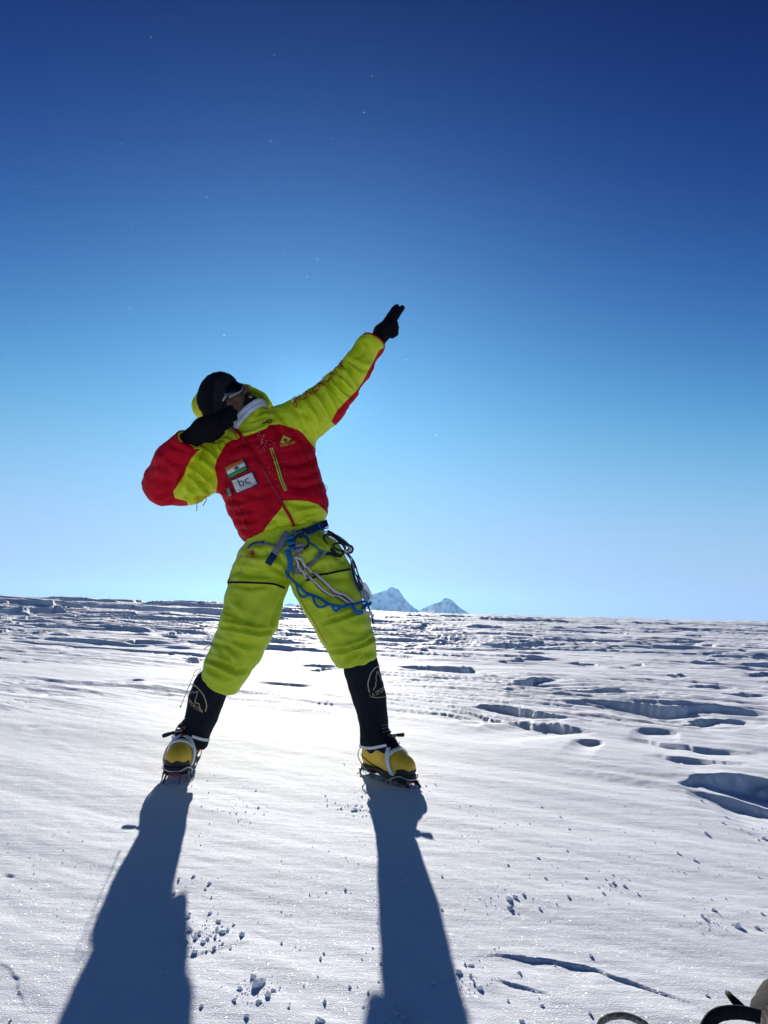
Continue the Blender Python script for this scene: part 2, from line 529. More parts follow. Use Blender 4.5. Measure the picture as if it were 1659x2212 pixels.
def build_snow():
    # rows by distance, columns by bearing: finest where the photograph looks
    r = np.r_[1 / np.linspace(1 / 0.55, 1 / 1.05, 24, endpoint=False), 1 / np.linspace(1 / 1.05, 1 / 4.5, 430, endpoint=False),
              np.geomspace(4.5, 75, 640, endpoint=False), np.geomspace(75, 160, 60, endpoint=False), np.geomspace(160, 17000, 40)]
    a = np.radians(np.r_[np.linspace(-180, -36, 70, endpoint=False), np.linspace(-36, 36, 760, endpoint=False), np.linspace(36, 180, 70, endpoint=False)])
    nr, na = len(r), len(a)
    x = np.outer(r, np.sin(a)).ravel()
    y = np.outer(r, np.cos(a)).ravel()
    z = snow_height(x, y)
    V = np.stack([x, y, z], 1)
    i = np.arange(nr - 1)[:, None] * na
    j = np.arange(na)[None, :]
    j2 = (j + 1) % na
    Fq = np.stack([i + j, i + na + j, i + na + j2, i + j2], -1).reshape(-1, 4)[:, ::-1]
    c = len(V)
    V = np.vstack([V, [[0, 0, float(z[:na].mean())]]])
    jj = np.arange(na)
    cap = np.stack([np.full(na, c), jj, (jj + 1) % na, (jj + 1) % na], 1)
    tri = [(c, int(k), int((k + 1) % na)) for k in range(na)]
    o = mesh_obj('snow_field', V, Fq, M_SNOW)
    bm = bmesh.new()
    vs = [bm.verts.new(V[k]) for k in range(na)]
    vc = bm.verts.new(V[c])
    for k in range(na):
        bm.faces.new((vc, vs[(k + 1) % na], vs[k]))
    me = bpy.data.meshes.new('snow_patch')
    bm.to_mesh(me)
    bm.free()
    me.materials.append(M_SNOW)
    p = bpy.data.objects.new('snow_patch', me)
    COL.objects.link(p)
    p.parent = o
    tag(o, kind='structure')
    return o


SNOW = build_snow()
_dg = bpy.context.evaluated_depsgraph_get()
SNOW_BVH = BVHTree.FromObject(SNOW, _dg)


def ground_z(x, y):
    h = SNOW_BVH.ray_cast(Vector((x, y, 20)), Vector((0, 0, -1)))[0]
    return h.z if h else 0.0


def snow_hit(px, py):
    h = SNOW_BVH.ray_cast(Vector(CPOS), Vector(ray(px, py)).normalized())[0]
    return np.array(h) if h else on_ground(px, py)


# ------------------------------------------------------------------ far mountains
def mountain_material():
    m = bpy.data.materials.new('snow_and_rock')
    m.use_nodes = True
    t = m.node_tree
    b = t.nodes['Principled BSDF']
    b.inputs['Roughness'].default_value = 0.9
    b.inputs['Specular IOR Level'].default_value = 0.1
    tc = t.nodes.new('ShaderNodeTexCoord')
    n = t.nodes.new('ShaderNodeTexNoise')
    n.inputs['Scale'].default_value = 0.010
    n.inputs['Detail'].default_value = 9
    n.inputs['Roughness'].default_value = 0.7
    mp = t.nodes.new('ShaderNodeMapping')
    mp.inputs['Scale'].default_value = (1.0, 1.0, 0.35)
    t.links.new(tc.outputs['Object'], mp.inputs['Vector'])
    t.links.new(mp.outputs[0], n.inputs['Vector'])
    r = t.nodes.new('ShaderNodeValToRGB')
    r.color_ramp.elements[0].position, r.color_ramp.elements[0].color = 0.40, (0.30, 0.30, 0.32, 1)
    r.color_ramp.elements[1].position, r.color_ramp.elements[1].color = 0.50, (0.86, 0.88, 0.9, 1)
    t.links.new(n.outputs['Fac'], r.inputs['Fac'])
    t.links.new(r.outputs[0], b.inputs['Base Color'])
    return m


M_MOUNT = mountain_material()


def mountain(outline, D, label, seed):
    """outline: the skyline in photo points; built as a full ridge with depth at distance D"""
    P = np.array([at(x, y, D) for x, y in outline])
    x0, x1 = P[0, 0], P[-1, 0]
    w = x1 - x0
    n, k = 150, 90
    xs = np.linspace(x0 - 0.15 * w, x1 + 0.15 * w, n)
    base = -320.0
    prof = np.interp(xs, P[:, 0], P[:, 2], left=base, right=base)
    lft, rgt = xs < x0, xs > x1
    prof[lft] = P[0, 2] - (x0 - xs[lft]) * 1.2
    prof[rgt] = P[-1, 2] - (xs[rgt] - x1) * 1.2
    prof = np.maximum(prof, base)
    ys = np.linspace(-0.75 * w, 0.75 * w, k)
    X, Y = np.meshgrid(xs, ys)
    ridge = 0.10 * w * noise2(X / (0.35 * w), X * 0 + 3.3, seed)
    d = np.abs(Y - ridge)
    # slopes flow down from the skyline, carved by spurs
    spur = noise2(X / (0.11 * w), Y / (0.3 * w), seed + 1) * 0.5 + noise2(X / (0.05 * w), Y / (0.12 * w), seed + 2) * 0.25
    slope = 0.85 + 0.25 * noise2(X / (0.3 * w), Y / (0.3 * w), seed + 3)
    Z = prof[None, :] - d * slope + np.minimum(d, 0.12 * w) * (0.9 * spur - 0.25)
    Z = np.maximum(Z, base - 40)
    V = np.stack([X, Y + D, Z], -1).reshape(-1, 3)
    i = np.arange(k - 1)[:, None] * n
    j = np.arange(n - 1)[None, :]
    Fq = np.stack([i + j, i + j + 1, i + n + j + 1, i + n + j], -1).reshape(-1, 4)
    o = mesh_obj('mountain', V, Fq, M_MOUNT, smooth=False)
    tag(o, label, 'mountain', kind='structure')
    return o


mountain([(780, 1330), (790, 1296), (807, 1282), (820, 1279), (835, 1274), (841, 1269), (847, 1267), (854, 1270), (862, 1274), (868, 1284), (873, 1291), (883, 1302), (893, 1311), (907, 1320), (920, 1328)],
         12000, 'tall pale blue snow peak behind the climber at the horizon', 5)
mountain([(900, 1326), (911, 1315), (926, 1308), (940, 1303), (953, 1299), (957, 1293), (962, 1291.5), (970, 1293), (979, 1297), (985, 1305), (992, 1310), (1000, 1316), (1010, 1322), (1024, 1331)],
         12800, 'lower blue snow peak with a small square summit, right of the taller one', 9)
mountain([(600, 1318), (608, 1311), (615, 1307), (622, 1304), (627, 1303), (634, 1305), (640, 1309), (648, 1314), (660, 1322)],
         15500, 'tiny distant peak seen between the legs of the climber', 14)

# ------------------------------------------------------------------ haze
def build_haze():
    h = 17500
    zb, zt = -560, 560
    V = [(-h, -h, zb), (h, -h, zb), (h, h, zb), (-h, h, zb), (-h, -h, zt), (h, -h, zt), (h, h, zt), (-h, h, zt)]
    Fc = [(0, 3, 2, 1), (4, 5, 6, 7), (0, 1, 5, 4), (1, 2, 6, 5), (2, 3, 7, 6), (3, 0, 4, 7)]
    m = bpy.data.materials.new('thin_mountain_air')
    m.use_nodes = True
    t = m.node_tree
    t.nodes.remove(t.nodes['Principled BSDF'])
    v = t.nodes.new('ShaderNodeVolumePrincipled')
    v.inputs['Color'].default_value = (0.24, 0.56, 1.0, 1)
    v.inputs['Density'].default_value = HAZE_DENSITY
    v.inputs['Anisotropy'].default_value = 0.7
    t.links.new(v.outputs[0], t.nodes['Material Output'].inputs['Volume'])
    o = mesh_obj('haze', V, Fc, m, smooth=False)
    tag(o, 'thin bluish air over the far snow', 'haze', kind='stuff')


HAZE_DENSITY = 8.0e-6
build_haze()

# ------------------------------------------------------------------ modelling tools: distance fields -> continuous surfaces
def depth_of(P):
    return float((np.asarray(P) - CPOS) @ CF)


def J(x, y, Y, rpx=0.0):
    """joint: photo position, distance, radius in photo pixels -> (point, radius in metres)"""
    p = at(x, y, Y)
    return p.astype(np.float32), np.float32(rpx * depth_of(p) / F_PX)


def rcone(P, a, b):
    """tapered capsule between (point, radius) a and b"""
    (pa, ra), (pb, rb) = a, b
    ba = pb - pa
    l2 = float(ba @ ba) + 1e-9
    t = np.clip(((P - pa) @ ba) / l2, 0, 1)
    d = P - pa - t[..., None] * ba
    return np.sqrt((d * d).sum(-1)) - (ra + (rb - ra) * t)


def chain(P, js, k=0.02):
    D = None
    for a, b in zip(js[:-1], js[1:]):
        d = rcone(P, a, b)
        D = d if D is None else np.minimum(D, d) if k == 0 else smin(D, d, k)
    return D


def smin(a, b, k):
    h = np.clip(0.5 + 0.5 * (b - a) / k, 0, 1)
    return b + (a - b) * h - k * h * (1 - h)


def smax(a, b, k):
    return -smin(-a, -b, k)


def ellip(P, c, R, axes=None):
    q = P - np.asarray(c, np.float32)
    if axes is not None:
        q = q @ np.asarray(axes, np.float32).T
    R = np.asarray(R, np.float32)
    k0 = np.sqrt(((q / R) ** 2).sum(-1))
    k1 = np.sqrt(((q / (R * R)) ** 2).sum(-1)) + 1e-6
    return k0 * (k0 - 1) / k1


def slices(P, S, lat, dep):
    """stack of elliptical slices: S = [(centre, half width, half depth)], axis from first to last"""
    C = np.array([s[0] for s in S])
    ax = C[-1] - C[0]
    L = np.linalg.norm(ax)
    ax = ax / L
    ts = (C - C[0]) @ ax
    t = (P - C[0].astype(np.float32)) @ ax.astype(np.float32)
    tc = np.clip(t, ts[0], ts[-1])
    a = np.interp(tc, ts, [s[1] for s in S])
    b = np.interp(tc, ts, [s[2] for s in S])
    cx = np.stack([np.interp(tc, ts, C[:, i]) for i in range(3)], -1)
    q = P - cx
    l, d = q @ np.asarray(lat, np.float32), q @ np.asarray(dep, np.float32)
    e = t - tc
    k0 = np.sqrt((l / a) ** 2 + (d / b) ** 2) + 1e-6
    k1 = np.sqrt((l / a ** 2) ** 2 + (d / b ** 2) ** 2) + 1e-6
    r = k0 * (k0 - 1) / k1
    return np.where(np.abs(e) > 0, np.sqrt(np.maximum(r, 0) ** 2 + e * e) + np.minimum(np.maximum(r, -9), 0) * 0, r)


def plane_cut(P, point, normal):
    n = np.asarray(normal, np.float32)
    n = n / np.linalg.norm(n)
    return (P - np.asarray(point, np.float32)) @ n


def surface(fn, lo, hi, h, fine=None, smooth=1):
    """naive surface nets over a rectilinear grid; fine = (lo, hi, h) makes the grid denser there"""
    axes = []
    for i in range(3):
        if fine is None:
            a = np.arange(lo[i], hi[i] + h, h)
        else:
            fl, fh, fs = fine
            a = np.r_[np.arange(lo[i], fl[i], h), np.arange(fl[i], fh[i], fs), np.arange(fh[i], hi[i] + h, h)]
        axes.append(np.unique(a.astype(np.float32)))
    X, Y, Z = axes
    nx, ny, nz = map(len, axes)
    D = np.empty((nx, ny, nz), np.float32)
    YY, ZZ = np.meshgrid(Y, Z, indexing='ij')
    step = max(1, int(1.5e6 // (ny * nz)))
    for i in range(0, nx, step):
        xs = X[i:i + step]
        P = np.empty((len(xs), ny, nz, 3), np.float32)
        P[..., 0] = xs[:, None, None]
        P[..., 1] = YY
        P[..., 2] = ZZ
        D[i:i + step] = fn(P)
    I = D < 0
    c = np.zeros((nx - 1, ny - 1, nz - 1), np.int8)
    for a in (0, 1):
        for b in (0, 1):
            for d in (0, 1):
                c += I[a:nx - 1 + a, b:ny - 1 + b, d:nz - 1 + d]
    act = (c > 0) & (c < 8)
    ci = np.stack(np.nonzero(act), 1)
    idx = np.full(act.shape, -1, np.int64)
    idx[act] = np.arange(len(ci))
    pos = np.zeros((len(ci), 3))
    cnt = np.zeros(len(ci))
    co = [np.asarray(a, float) for a in axes]
    for ax in range(3):
        o1, o2 = [k for k in range(3) if k != ax]
        for a in (0, 1):
            for b in (0, 1):
                s = ci.copy()
                s[:, o1] += a
                s[:, o2] += b
                e = s.copy()
                e[:, ax] += 1
                d0, d1 = D[s[:, 0], s[:, 1], s[:, 2]], D[e[:, 0], e[:, 1], e[:, 2]]
                m = (d0 < 0) != (d1 < 0)
                t = np.where(m, d0 / np.where(m, d0 - d1, 1), 0)
                for k in range(3):
                    v0, v1 = co[k][s[:, k]], co[k][e[:, k]]
                    pos[:, k] += np.where(m, v0 + t * (v1 - v0), 0)
                cnt += m
    pos /= cnt[:, None]
    quads = []
    for ax in range(3):
        o1, o2 = (ax + 1) % 3, (ax + 2) % 3
        sl0 = [slice(None)] * 3
        sl1 = [slice(None)] * 3
        sl0[ax], sl1[ax] = slice(0, -1), slice(1, None)
        A, B = I[tuple(sl0)], I[tuple(sl1)]
        e = np.stack(np.nonzero(A != B), 1)
        ok = (e[:, o1] > 0) & (e[:, o2] > 0) & (e[:, o1] < D.shape[o1] - 1) & (e[:, o2] < D.shape[o2] - 1)
        e = e[ok]
        if not len(e):
            continue
        flip = B[tuple(e.T)]

        def cell(a, b):
            q = e.copy()
            q[:, o1] -= a
            q[:, o2] -= b
            return idx[q[:, 0], q[:, 1], q[:, 2]]
        q = np.stack([cell(1, 1), cell(0, 1), cell(0, 0), cell(1, 0)], 1)
        q[flip] = q[flip][:, ::-1]
        quads.append(q)
    Q = np.vstack(quads)
    for _ in range(smooth):
        pos = relax(pos, Q)
    return pos, Q


def relax(V, Q, w=0.5):
    n = len(V)
    acc, cnt = np.zeros_like(V), np.zeros(n)
    k = Q.shape[1]
    for i in range(k):
        a, b = Q[:, i], Q[:, (i + 1) % k]
        for dim in range(3):
            acc[:, dim] += np.bincount(a, V[b, dim], n) + np.bincount(b, V[a, dim], n)
        cnt += np.bincount(a, minlength=n) + np.bincount(b, minlength=n)
    cnt = np.maximum(cnt, 1)
    return V * (1 - w) + w * acc / cnt[:, None]


def vnormals(V, Q):
    n = np.cross(V[Q[:, 2]] - V[Q[:, 0]], V[Q[:, -1]] - V[Q[:, 1]]) if Q.shape[1] == 4 else np.cross(V[Q[:, 1]] - V[Q[:, 0]], V[Q[:, 2]] - V[Q[:, 0]])
    out = np.zeros_like(V)
    for i in range(Q.shape[1]):
        for d in range(3):
            out[:, d] += np.bincount(Q[:, i], n[:, d], len(V))
    return out / (np.linalg.norm(out, axis=1, keepdims=True) + 1e-12)


def poly_dist(px, pts, closed=False):
    """distance in photo pixels to a polyline, and position 0..1 along it"""
    P = np.asarray(pts, float)
    if closed:
        P = np.vstack([P, P[:1]])
    seg = np.linalg.norm(np.diff(P, axis=0), axis=1)
    s = np.r_[0, np.cumsum(seg)]
    best, tt = np.full(len(px), 1e9), np.zeros(len(px))
    for k in range(len(P) - 1):
        ab = P[k + 1] - P[k]
        t = np.clip(((px - P[k]) @ ab) / (ab @ ab + 1e-9), 0, 1)
        d = np.linalg.norm(px - P[k] - t[:, None] * ab, axis=1)
        m = d < best
        best = np.where(m, d, best)
        tt = np.where(m, (s[k] + t * seg[k]) / (s[-1] + 1e-9), tt)
    return best, tt


def poly_inside(px, pts):
    P = np.asarray(pts, float)
    ins = np.zeros(len(px), bool)
    j = len(P) - 1
    for i in range(len(P)):
        c = ((P[i, 1] > px[:, 1]) != (P[j, 1] > px[:, 1])) & (px[:, 0] < (P[j, 0] - P[i, 0]) * (px[:, 1] - P[i, 1]) / (P[j, 1] - P[i, 1] + 1e-12) + P[i, 0])
        ins ^= c
        j = i
    return ins


def poly_signed(px, pts):
    d, _ = poly_dist(px, pts, True)
    return np.where(poly_inside(px, pts), d, -d)


def to_tris(Q):
    return Q if Q.shape[1] == 3 else np.vstack([Q[:, [0, 1, 2]], Q[:, [0, 2, 3]]])


def split_mesh(V, T, phi):
    """cut triangles along phi = 0 -> ((V, T) where phi > 0, (V, T) where phi < 0)"""
    T = to_tris(T)
    phi = np.where(np.abs(phi) < 1e-4, 1e-4, phi)
    s = phi[T] > 0
    n = s.sum(1)
    pos, neg, mixed = list(T[n == 3]), list(T[n == 0]), T[(n > 0) & (n < 3)]
    newV, cache = [], {}

    def cut(a, b):
        k = (min(a, b), max(a, b))
        if k not in cache:
            a, b = k
            t = phi[a] / (phi[a] - phi[b])
            cache[k] = len(V) + len(newV)
            newV.append(V[a] + t * (V[b] - V[a]))
        return cache[k]
    for t in mixed:
        t = [int(i) for i in t]
        p = [phi[i] > 0 for i in t]
        lone = p.index(True) if sum(p) == 1 else p.index(False)
        a, b, c = t[lone], t[(lone + 1) % 3], t[(lone + 2) % 3]
        ab, ac = cut(a, b), cut(a, c)
        one, two = (pos, neg) if p[lone] else (neg, pos)
        one.append((a, ab, ac))
        two.append((ab, b, c))
        two.append((ab, c, ac))
    W = np.vstack([V, np.array(newV).reshape(-1, 3)])

    def pack(tr):
        tr = np.array(tr, np.int64).reshape(-1, 3)
        if not len(tr):
            return np.zeros((0, 3)), tr
        u, inv = np.unique(tr, return_inverse=True)
        return W[u], inv.reshape(-1, 3)
    return pack(pos), pack(neg)


def add_creases(V, Nn, creases, facing=0.05):
    """press soft folds along traced photo lines into the side that faces the photographer"""
    px = project(V)
    toc = CPOS - V
    toc /= np.linalg.norm(toc, axis=1, keepdims=True)
    f = sstep(facing, facing + 0.3, (Nn * toc).sum(1))
    d_all = np.zeros(len(V))
    for pts, amp, w in creases:
        P = np.asarray(pts, float)
        lo, hi = P.min(0) - 4 * w, P.max(0) + 4 * w
        m = np.nonzero((px[:, 0] > lo[0]) & (px[:, 0] < hi[0]) & (px[:, 1] > lo[1]) & (px[:, 1] < hi[1]))[0]
        if not len(m):
            continue
        d, t = poly_dist(px[m], pts)
        fade = np.clip(np.sin(np.pi * np.clip(t * 0.9 + 0.05, 0, 1)), 0, 1) ** 0.7
        d_all[m] += amp * fade * (-np.exp(-(d / (0.75 * w)) ** 1.3) + 0.55 * np.exp(-((d - 1.9 * w) / (1.1 * w)) ** 2))
    return V + Nn * (d_all * f)[:, None]


def folds(V, Nn, bones, amp, freq, seed, around=1.2, fade=None):
    """cloth folds running round each limb: bones = [(point, point)]"""
    best = np.full(len(V), 1e9)
    val = np.zeros(len(V))
    off = 0.0
    for k, (a, b) in enumerate(bones):
        ab = b - a
        L = np.linalg.norm(ab)
        t = (V - a) @ ab / L ** 2
        tc = np.clip(t, 0, 1)
        q = V - a - tc[:, None] * ab
        d = np.linalg.norm(q, axis=1)
        qn = q / (d[:, None] + 1e-6)
        co = np.stack([(t * L + off) * freq + 0 * d, qn[:, 0] * around + 5.1 * k, qn[:, 1] * around + qn[:, 2] * around * 0.8], -1)
        co[:, 0] += 0.6 * noise3(V * 9.0, seed + 7)
        n = 1 - 2 * np.abs(noise3(co, seed)) + 0.45 * noise3(co * 2.2, seed + 1)
        m = d < best
        best = np.where(m, d, best)
        val = np.where(m, n, val)
        off += L
    if fade is not None:
        val = val * (1 - sstep(fade[0], fade[1], best))
    return V + Nn * (amp * val)[:, None]


def bbox(js, pad):
    pts = np.array([j[0] for j in js])
    r = max(float(j[1]) for j in js) + pad
    return pts.min(0) - r, pts.max(0) + r


# swept shapes -----------------------------------------------------------------
def resample(pts, n, smooth=True):
    P = np.asarray(pts, float)
    s = np.r_[0, np.cumsum(np.linalg.norm(np.diff(P, axis=0), axis=1))]
    if not smooth or len(P) < 3:
        t = np.linspace(0, s[-1], n)
        return np.stack([np.interp(t, s, P[:, i]) for i in range(P.shape[1])], 1)
    # Catmull-Rom
    E = np.vstack([2 * P[0] - P[1], P, 2 * P[-1] - P[-2]])
    t = np.linspace(0, len(P) - 1 - 1e-6, n)
    i = np.floor(t).astype(int)
    f = (t - i)[:, None]
    p0, p1, p2, p3 = E[i], E[i + 1], E[i + 2], E[i + 3]
    return 0.5 * ((2 * p1) + (-p0 + p2) * f + (2 * p0 - 5 * p1 + 4 * p2 - p3) * f ** 2 + (-p0 + 3 * p1 - 3 * p2 + p3) * f ** 3)


def tube_geo(pts, rad, seg=8, closed=False, flat=None, nrm=None):
    """round tube, or a strap when flat = (half width, half thickness) with face normals nrm"""
    P = np.asarray(pts, float)
    n = len(P)
    rad = np.broadcast_to(np.asarray(rad, float), (n,))
    T = np.gradient(P, axis=0) if not closed else (np.roll(P, -1, 0) - np.roll(P, 1, 0))
    T /= np.linalg.norm(T, axis=1, keepdims=True) + 1e-12
    V = []
    ref = np.array([0.0, 0, 1]) if abs(T[0][2]) < 0.9 else np.array([1.0, 0, 0])
    A = np.cross(T[0], ref)
    A /= np.linalg.norm(A)
    for i in range(n):
        if nrm is not None:
            B = np.asarray(nrm[i], float)
            B = B - T[i] * (B @ T[i])
            B /= np.linalg.norm(B) + 1e-12
            A = np.cross(T[i], B)
        else:
            A = A - T[i] * (A @ T[i])
            A /= np.linalg.norm(A) + 1e-12
            B = np.cross(A, T[i])
        if flat is None:
            for k in range(seg):
                a = 2 * math.pi * k / seg
                V.append(P[i] + rad[i] * (math.cos(a) * A + math.sin(a) * B))
        else:
            w, h = flat[0] * rad[i], flat[1]
            for sx, sy in ((-1, -0.55), (-0.93, -1), (0.93, -1), (1, -0.55), (1, 0.55), (0.93, 1), (-0.93, 1), (-1, 0.55)):
                V.append(P[i] + A * w * sx + B * h * sy)
    seg = seg if flat is None else 8
    Fc = []
    for i in range(n if closed else n - 1):
        j = (i + 1) % n
        for k in range(seg):
            k2 = (k + 1) % seg
            Fc.append((i * seg + k, i * seg + k2, j * seg + k2, j * seg + k))
    if not closed:
        Fc.append(tuple(range(seg))[::-1])
        Fc.append(tuple((n - 1) * seg + k for k in range(seg)))
    return V, Fc


def join_geo(parts):
    V, Fc = [], []
    for v, f in parts:
        o = len(V)
        V += [tuple(p) for p in v]
        Fc += [tuple(i + o for i in q) for q in f]
    return V, Fc


def tube(name, pts, rad, mat, parent=None, seg=8, closed=False, n=None, flat=None, nrm=None):
    P = resample(pts, n) if n else np.asarray(pts, float)
    if closed and n:
        Q = np.vstack([pts, pts[:1]])
        P = resample(Q, n + 1)[:-1]
    r = rad
    if not np.isscalar(rad):
        r = np.interp(np.linspace(0, 1, len(P)), np.linspace(0, 1, len(rad)), rad)
    v, f = tube_geo(P, r, seg, closed, flat, nrm)
    return mesh_obj(name, v, f, mat, parent)


def box_geo(c, ax, half, bevel=0.12):
    """box with chamfered edges, axes rows ax"""
    c, ax, half = np.asarray(c, float), np.asarray(ax, float), np.asarray(half, float)
    b = bevel * half.min()
    V, Fc = [], []
    bm = bmesh.new()
    bmesh.ops.create_cube(bm, size=2.0)
    for v in bm.verts:
        v.co = Vector(np.array(v.co) * half)
    if b > 0:
        bmesh.ops.bevel(bm, geom=list(bm.edges), offset=b, segments=1, affect='EDGES')
    bm.verts.ensure_lookup_table()
    for v in bm.verts:
        V.append(c + v.co.x * ax[0] + v.co.y * ax[1] + v.co.z * ax[2])
    for f in bm.faces:
        Fc.append(tuple(v.index for v in f.verts))
    bm.free()
    return V, Fc


def bvh_of(V, T):
    return BVHTree.FromPolygons([Vector(v) for v in V], [tuple(map(int, t)) for t in T])


def cast(bvhs, x, y):
    """where the line of sight through a photo point meets the built surfaces"""
    o, d = Vector(CPOS), Vector(ray(x, y)).normalized()
    best = None
    for b in bvhs:
        h, nn, _, dist = b.ray_cast(o, d)
        if h is not None and (best is None or dist < best[2]):
            best = (np.array(h), np.array(nn), dist)
    return best


def drape(pts, bvhs, lift=0.003, fallback=None):
    """lay photo points on the built surfaces -> points, outward normals"""
    P, Nn = [], []
    hits = [cast(bvhs, x, y) for x, y in pts]
    for i, h in enumerate(hits):
        if h is None:
            k = sorted([j for j in range(len(hits)) if hits[j] is not None], key=lambda j: abs(j - i))
            if k:
                base = hits[k[0]]
                p = at(pts[i][0], pts[i][1], base[0][1])
                nn = base[1]
            else:
                p, nn = at(pts[i][0], pts[i][1], fallback or 2.9), -CF
        else:
            p, nn = h[0], h[1]
        if nn @ CF > 0.2:
            nn = -nn
        P.append(p + nn * lift)
        Nn.append(nn)
    return np.array(P), np.array(Nn)


def strap(name, pts, bvhs, width_px, thick, mat, parent=None, lift=0.004, n=24, taper=None):
    Q = resample(pts, n)
    P, Nn = drape(Q, bvhs, lift + thick)
    for _ in range(2):
        P[1:-1] = 0.25 * P[:-2] + 0.5 * P[1:-1] + 0.25 * P[2:]
        Nn[1:-1] = 0.25 * Nn[:-2] + 0.5 * Nn[1:-1] + 0.25 * Nn[2:]
    w = width_px * depth_of(P[len(P) // 2]) / F_PX / 2
    rad = np.ones(len(P)) if taper is None else np.interp(np.linspace(0, 1, len(P)), np.linspace(0, 1, len(taper)), taper)
    v, f = tube_geo(P, rad, flat=(w, thick), nrm=Nn)
    return mesh_obj(name, v, f, mat, parent, smooth=False)


def cord(name, pts, bvhs, r, mat, parent=None, lift=0.004, n=24, seg=6):
    Q = resample(pts, n)
    P, _ = drape(Q, bvhs, lift)
    for _ in range(2):
        P[1:-1] = 0.25 * P[:-2] + 0.5 * P[1:-1] + 0.25 * P[2:]
    v, f = tube_geo(P, r, seg)
    return mesh_obj(name, v, f, mat, parent)


def text_geo(body, spacing=1.0):
    cu = bpy.data.curves.new('lettering', 'FONT')
    cu.body = body
    cu.size = 1.0
    cu.resolution_u = 3
    cu.space_character = spacing
    o = bpy.data.objects.new('lettering', cu)
    COL.objects.link(o)
    dg = bpy.context.evaluated_depsgraph_get()
    me = o.evaluated_get(dg).to_mesh()
    bm = bmesh.new()
    bm.from_mesh(me)
    bmesh.ops.triangulate(bm, faces=list(bm.faces))
    bmesh.ops.subdivide_edges(bm, edges=[e for e in bm.edges if e.calc_length() > .12], cuts=2, use_grid_fill=True)
    bmesh.ops.triangulate(bm, faces=list(bm.faces))
    bm.verts.ensure_lookup_table()
    bm.verts.index_update()
    V = np.array([v.co[:] for v in bm.verts])[:, :2]
    Fc = [tuple(v.index for v in p.verts) for p in bm.faces]
    bm.free()
    o.evaluated_get(dg).to_mesh_clear()
    bpy.data.objects.remove(o, do_unlink=True)
    bpy.data.curves.remove(cu)
    lo, hi = V.min(0), V.max(0)
    return (V - lo) / (hi - lo), Fc


def obj_bvh(o):
    return bvh_of([v.co[:] for v in o.data.vertices], [p.vertices[:] for p in o.data.polygons])


def quad_map(uv, c):
    """unit square (v up) -> four photo corners: bottom-left, bottom-right, top-right, top-left"""
    u, v = uv[:, 0:1], uv[:, 1:2]
    c = np.asarray(c, float)
    return (1 - u) * (1 - v) * c[0] + u * (1 - v) * c[1] + u * v * c[2] + (1 - u) * v * c[3]


def lettering(name, body, corners, bvhs, mat, parent, lift=0.003, curve=None):
    uv, Fc = text_geo(body)
    px = quad_map(uv, corners)
    if curve is not None:
        px = curve(uv, px)
    seen = np.array([cast(bvhs, x, y) is not None for x, y in px])
    P, Nn = drape(px, bvhs, lift)
    Fc = [f for f in Fc if all(seen[i] for i in f)]
    return mesh_obj(name, P, Fc, mat, parent, smooth=False)


def fill_poly(name, pts, bvhs, mat, parent, lift=0.003, holes=()):
    """flat printed shape given by a photo outline (with holes), laid on the surface"""
    from mathutils.geometry import tessellate_polygon
    loops = [list(pts)] + [list(h) for h in holes]
    flat = [p for l in loops for p in l]
    tr = tessellate_polygon([[Vector((x, y, 0)) for x, y in l] for l in loops])
    P, _ = drape(flat, bvhs, lift)
    return mesh_obj(name, P, [tuple(t) for t in tr], mat, parent, smooth=False)


def sheet(name, corners, bvhs, mat, parent, nu=8, nv=6, lift=0.004, mats=None, pick=None, region=(0, 0, 1, 1)):
    """thin patch sewn on: a grid between four photo corners laid on the surface, with turned-down rim"""
    u = np.linspace(region[0], region[2], nu + 1)
    v = np.linspace(region[1], region[3], nv + 1)
    uu, vv = np.meshgrid(u, v)
    px = quad_map(np.stack([uu.ravel(), vv.ravel()], 1), corners)
    P, Nn = drape(px, bvhs, lift)
    # even the patch out a little, it is stiffer than the cloth under it
    G = P.reshape(nv + 1, nu + 1, 3)
    for _ in range(6):
        G[1:-1, 1:-1] = 0.25 * (G[:-2, 1:-1] + G[2:, 1:-1] + G[1:-1, :-2] + G[1:-1, 2:])
    P = G.reshape(-1, 3)
    Fc, mi = [], []
    for j in range(nv):
        for i in range(nu):
            a = j * (nu + 1) + i
            Fc.append((a, a + 1, a + nu + 2, a + nu + 1))
            mi.append(pick((i + .5) / nu, (j + .5) / nv) if pick else 0)
    n = len(P)
    back = P - Nn * (lift + 0.002)
    ring = [i for i in range(nu + 1)] + [j * (nu + 1) + nu for j in range(1, nv + 1)] + [nv * (nu + 1) + i for i in range(nu - 1, -1, -1)] + [j * (nu + 1) for j in range(nv - 1, 0, -1)]
    for k in range(len(ring)):
        a, b = ring[k], ring[(k + 1) % len(ring)]
        Fc.append((b, a, a + n, b + n))
        mi.append(0)
    return mesh_obj(name, np.vstack([P, back]), Fc, mat, parent, smooth=True, mats=mats, midx=mi if mats else None)

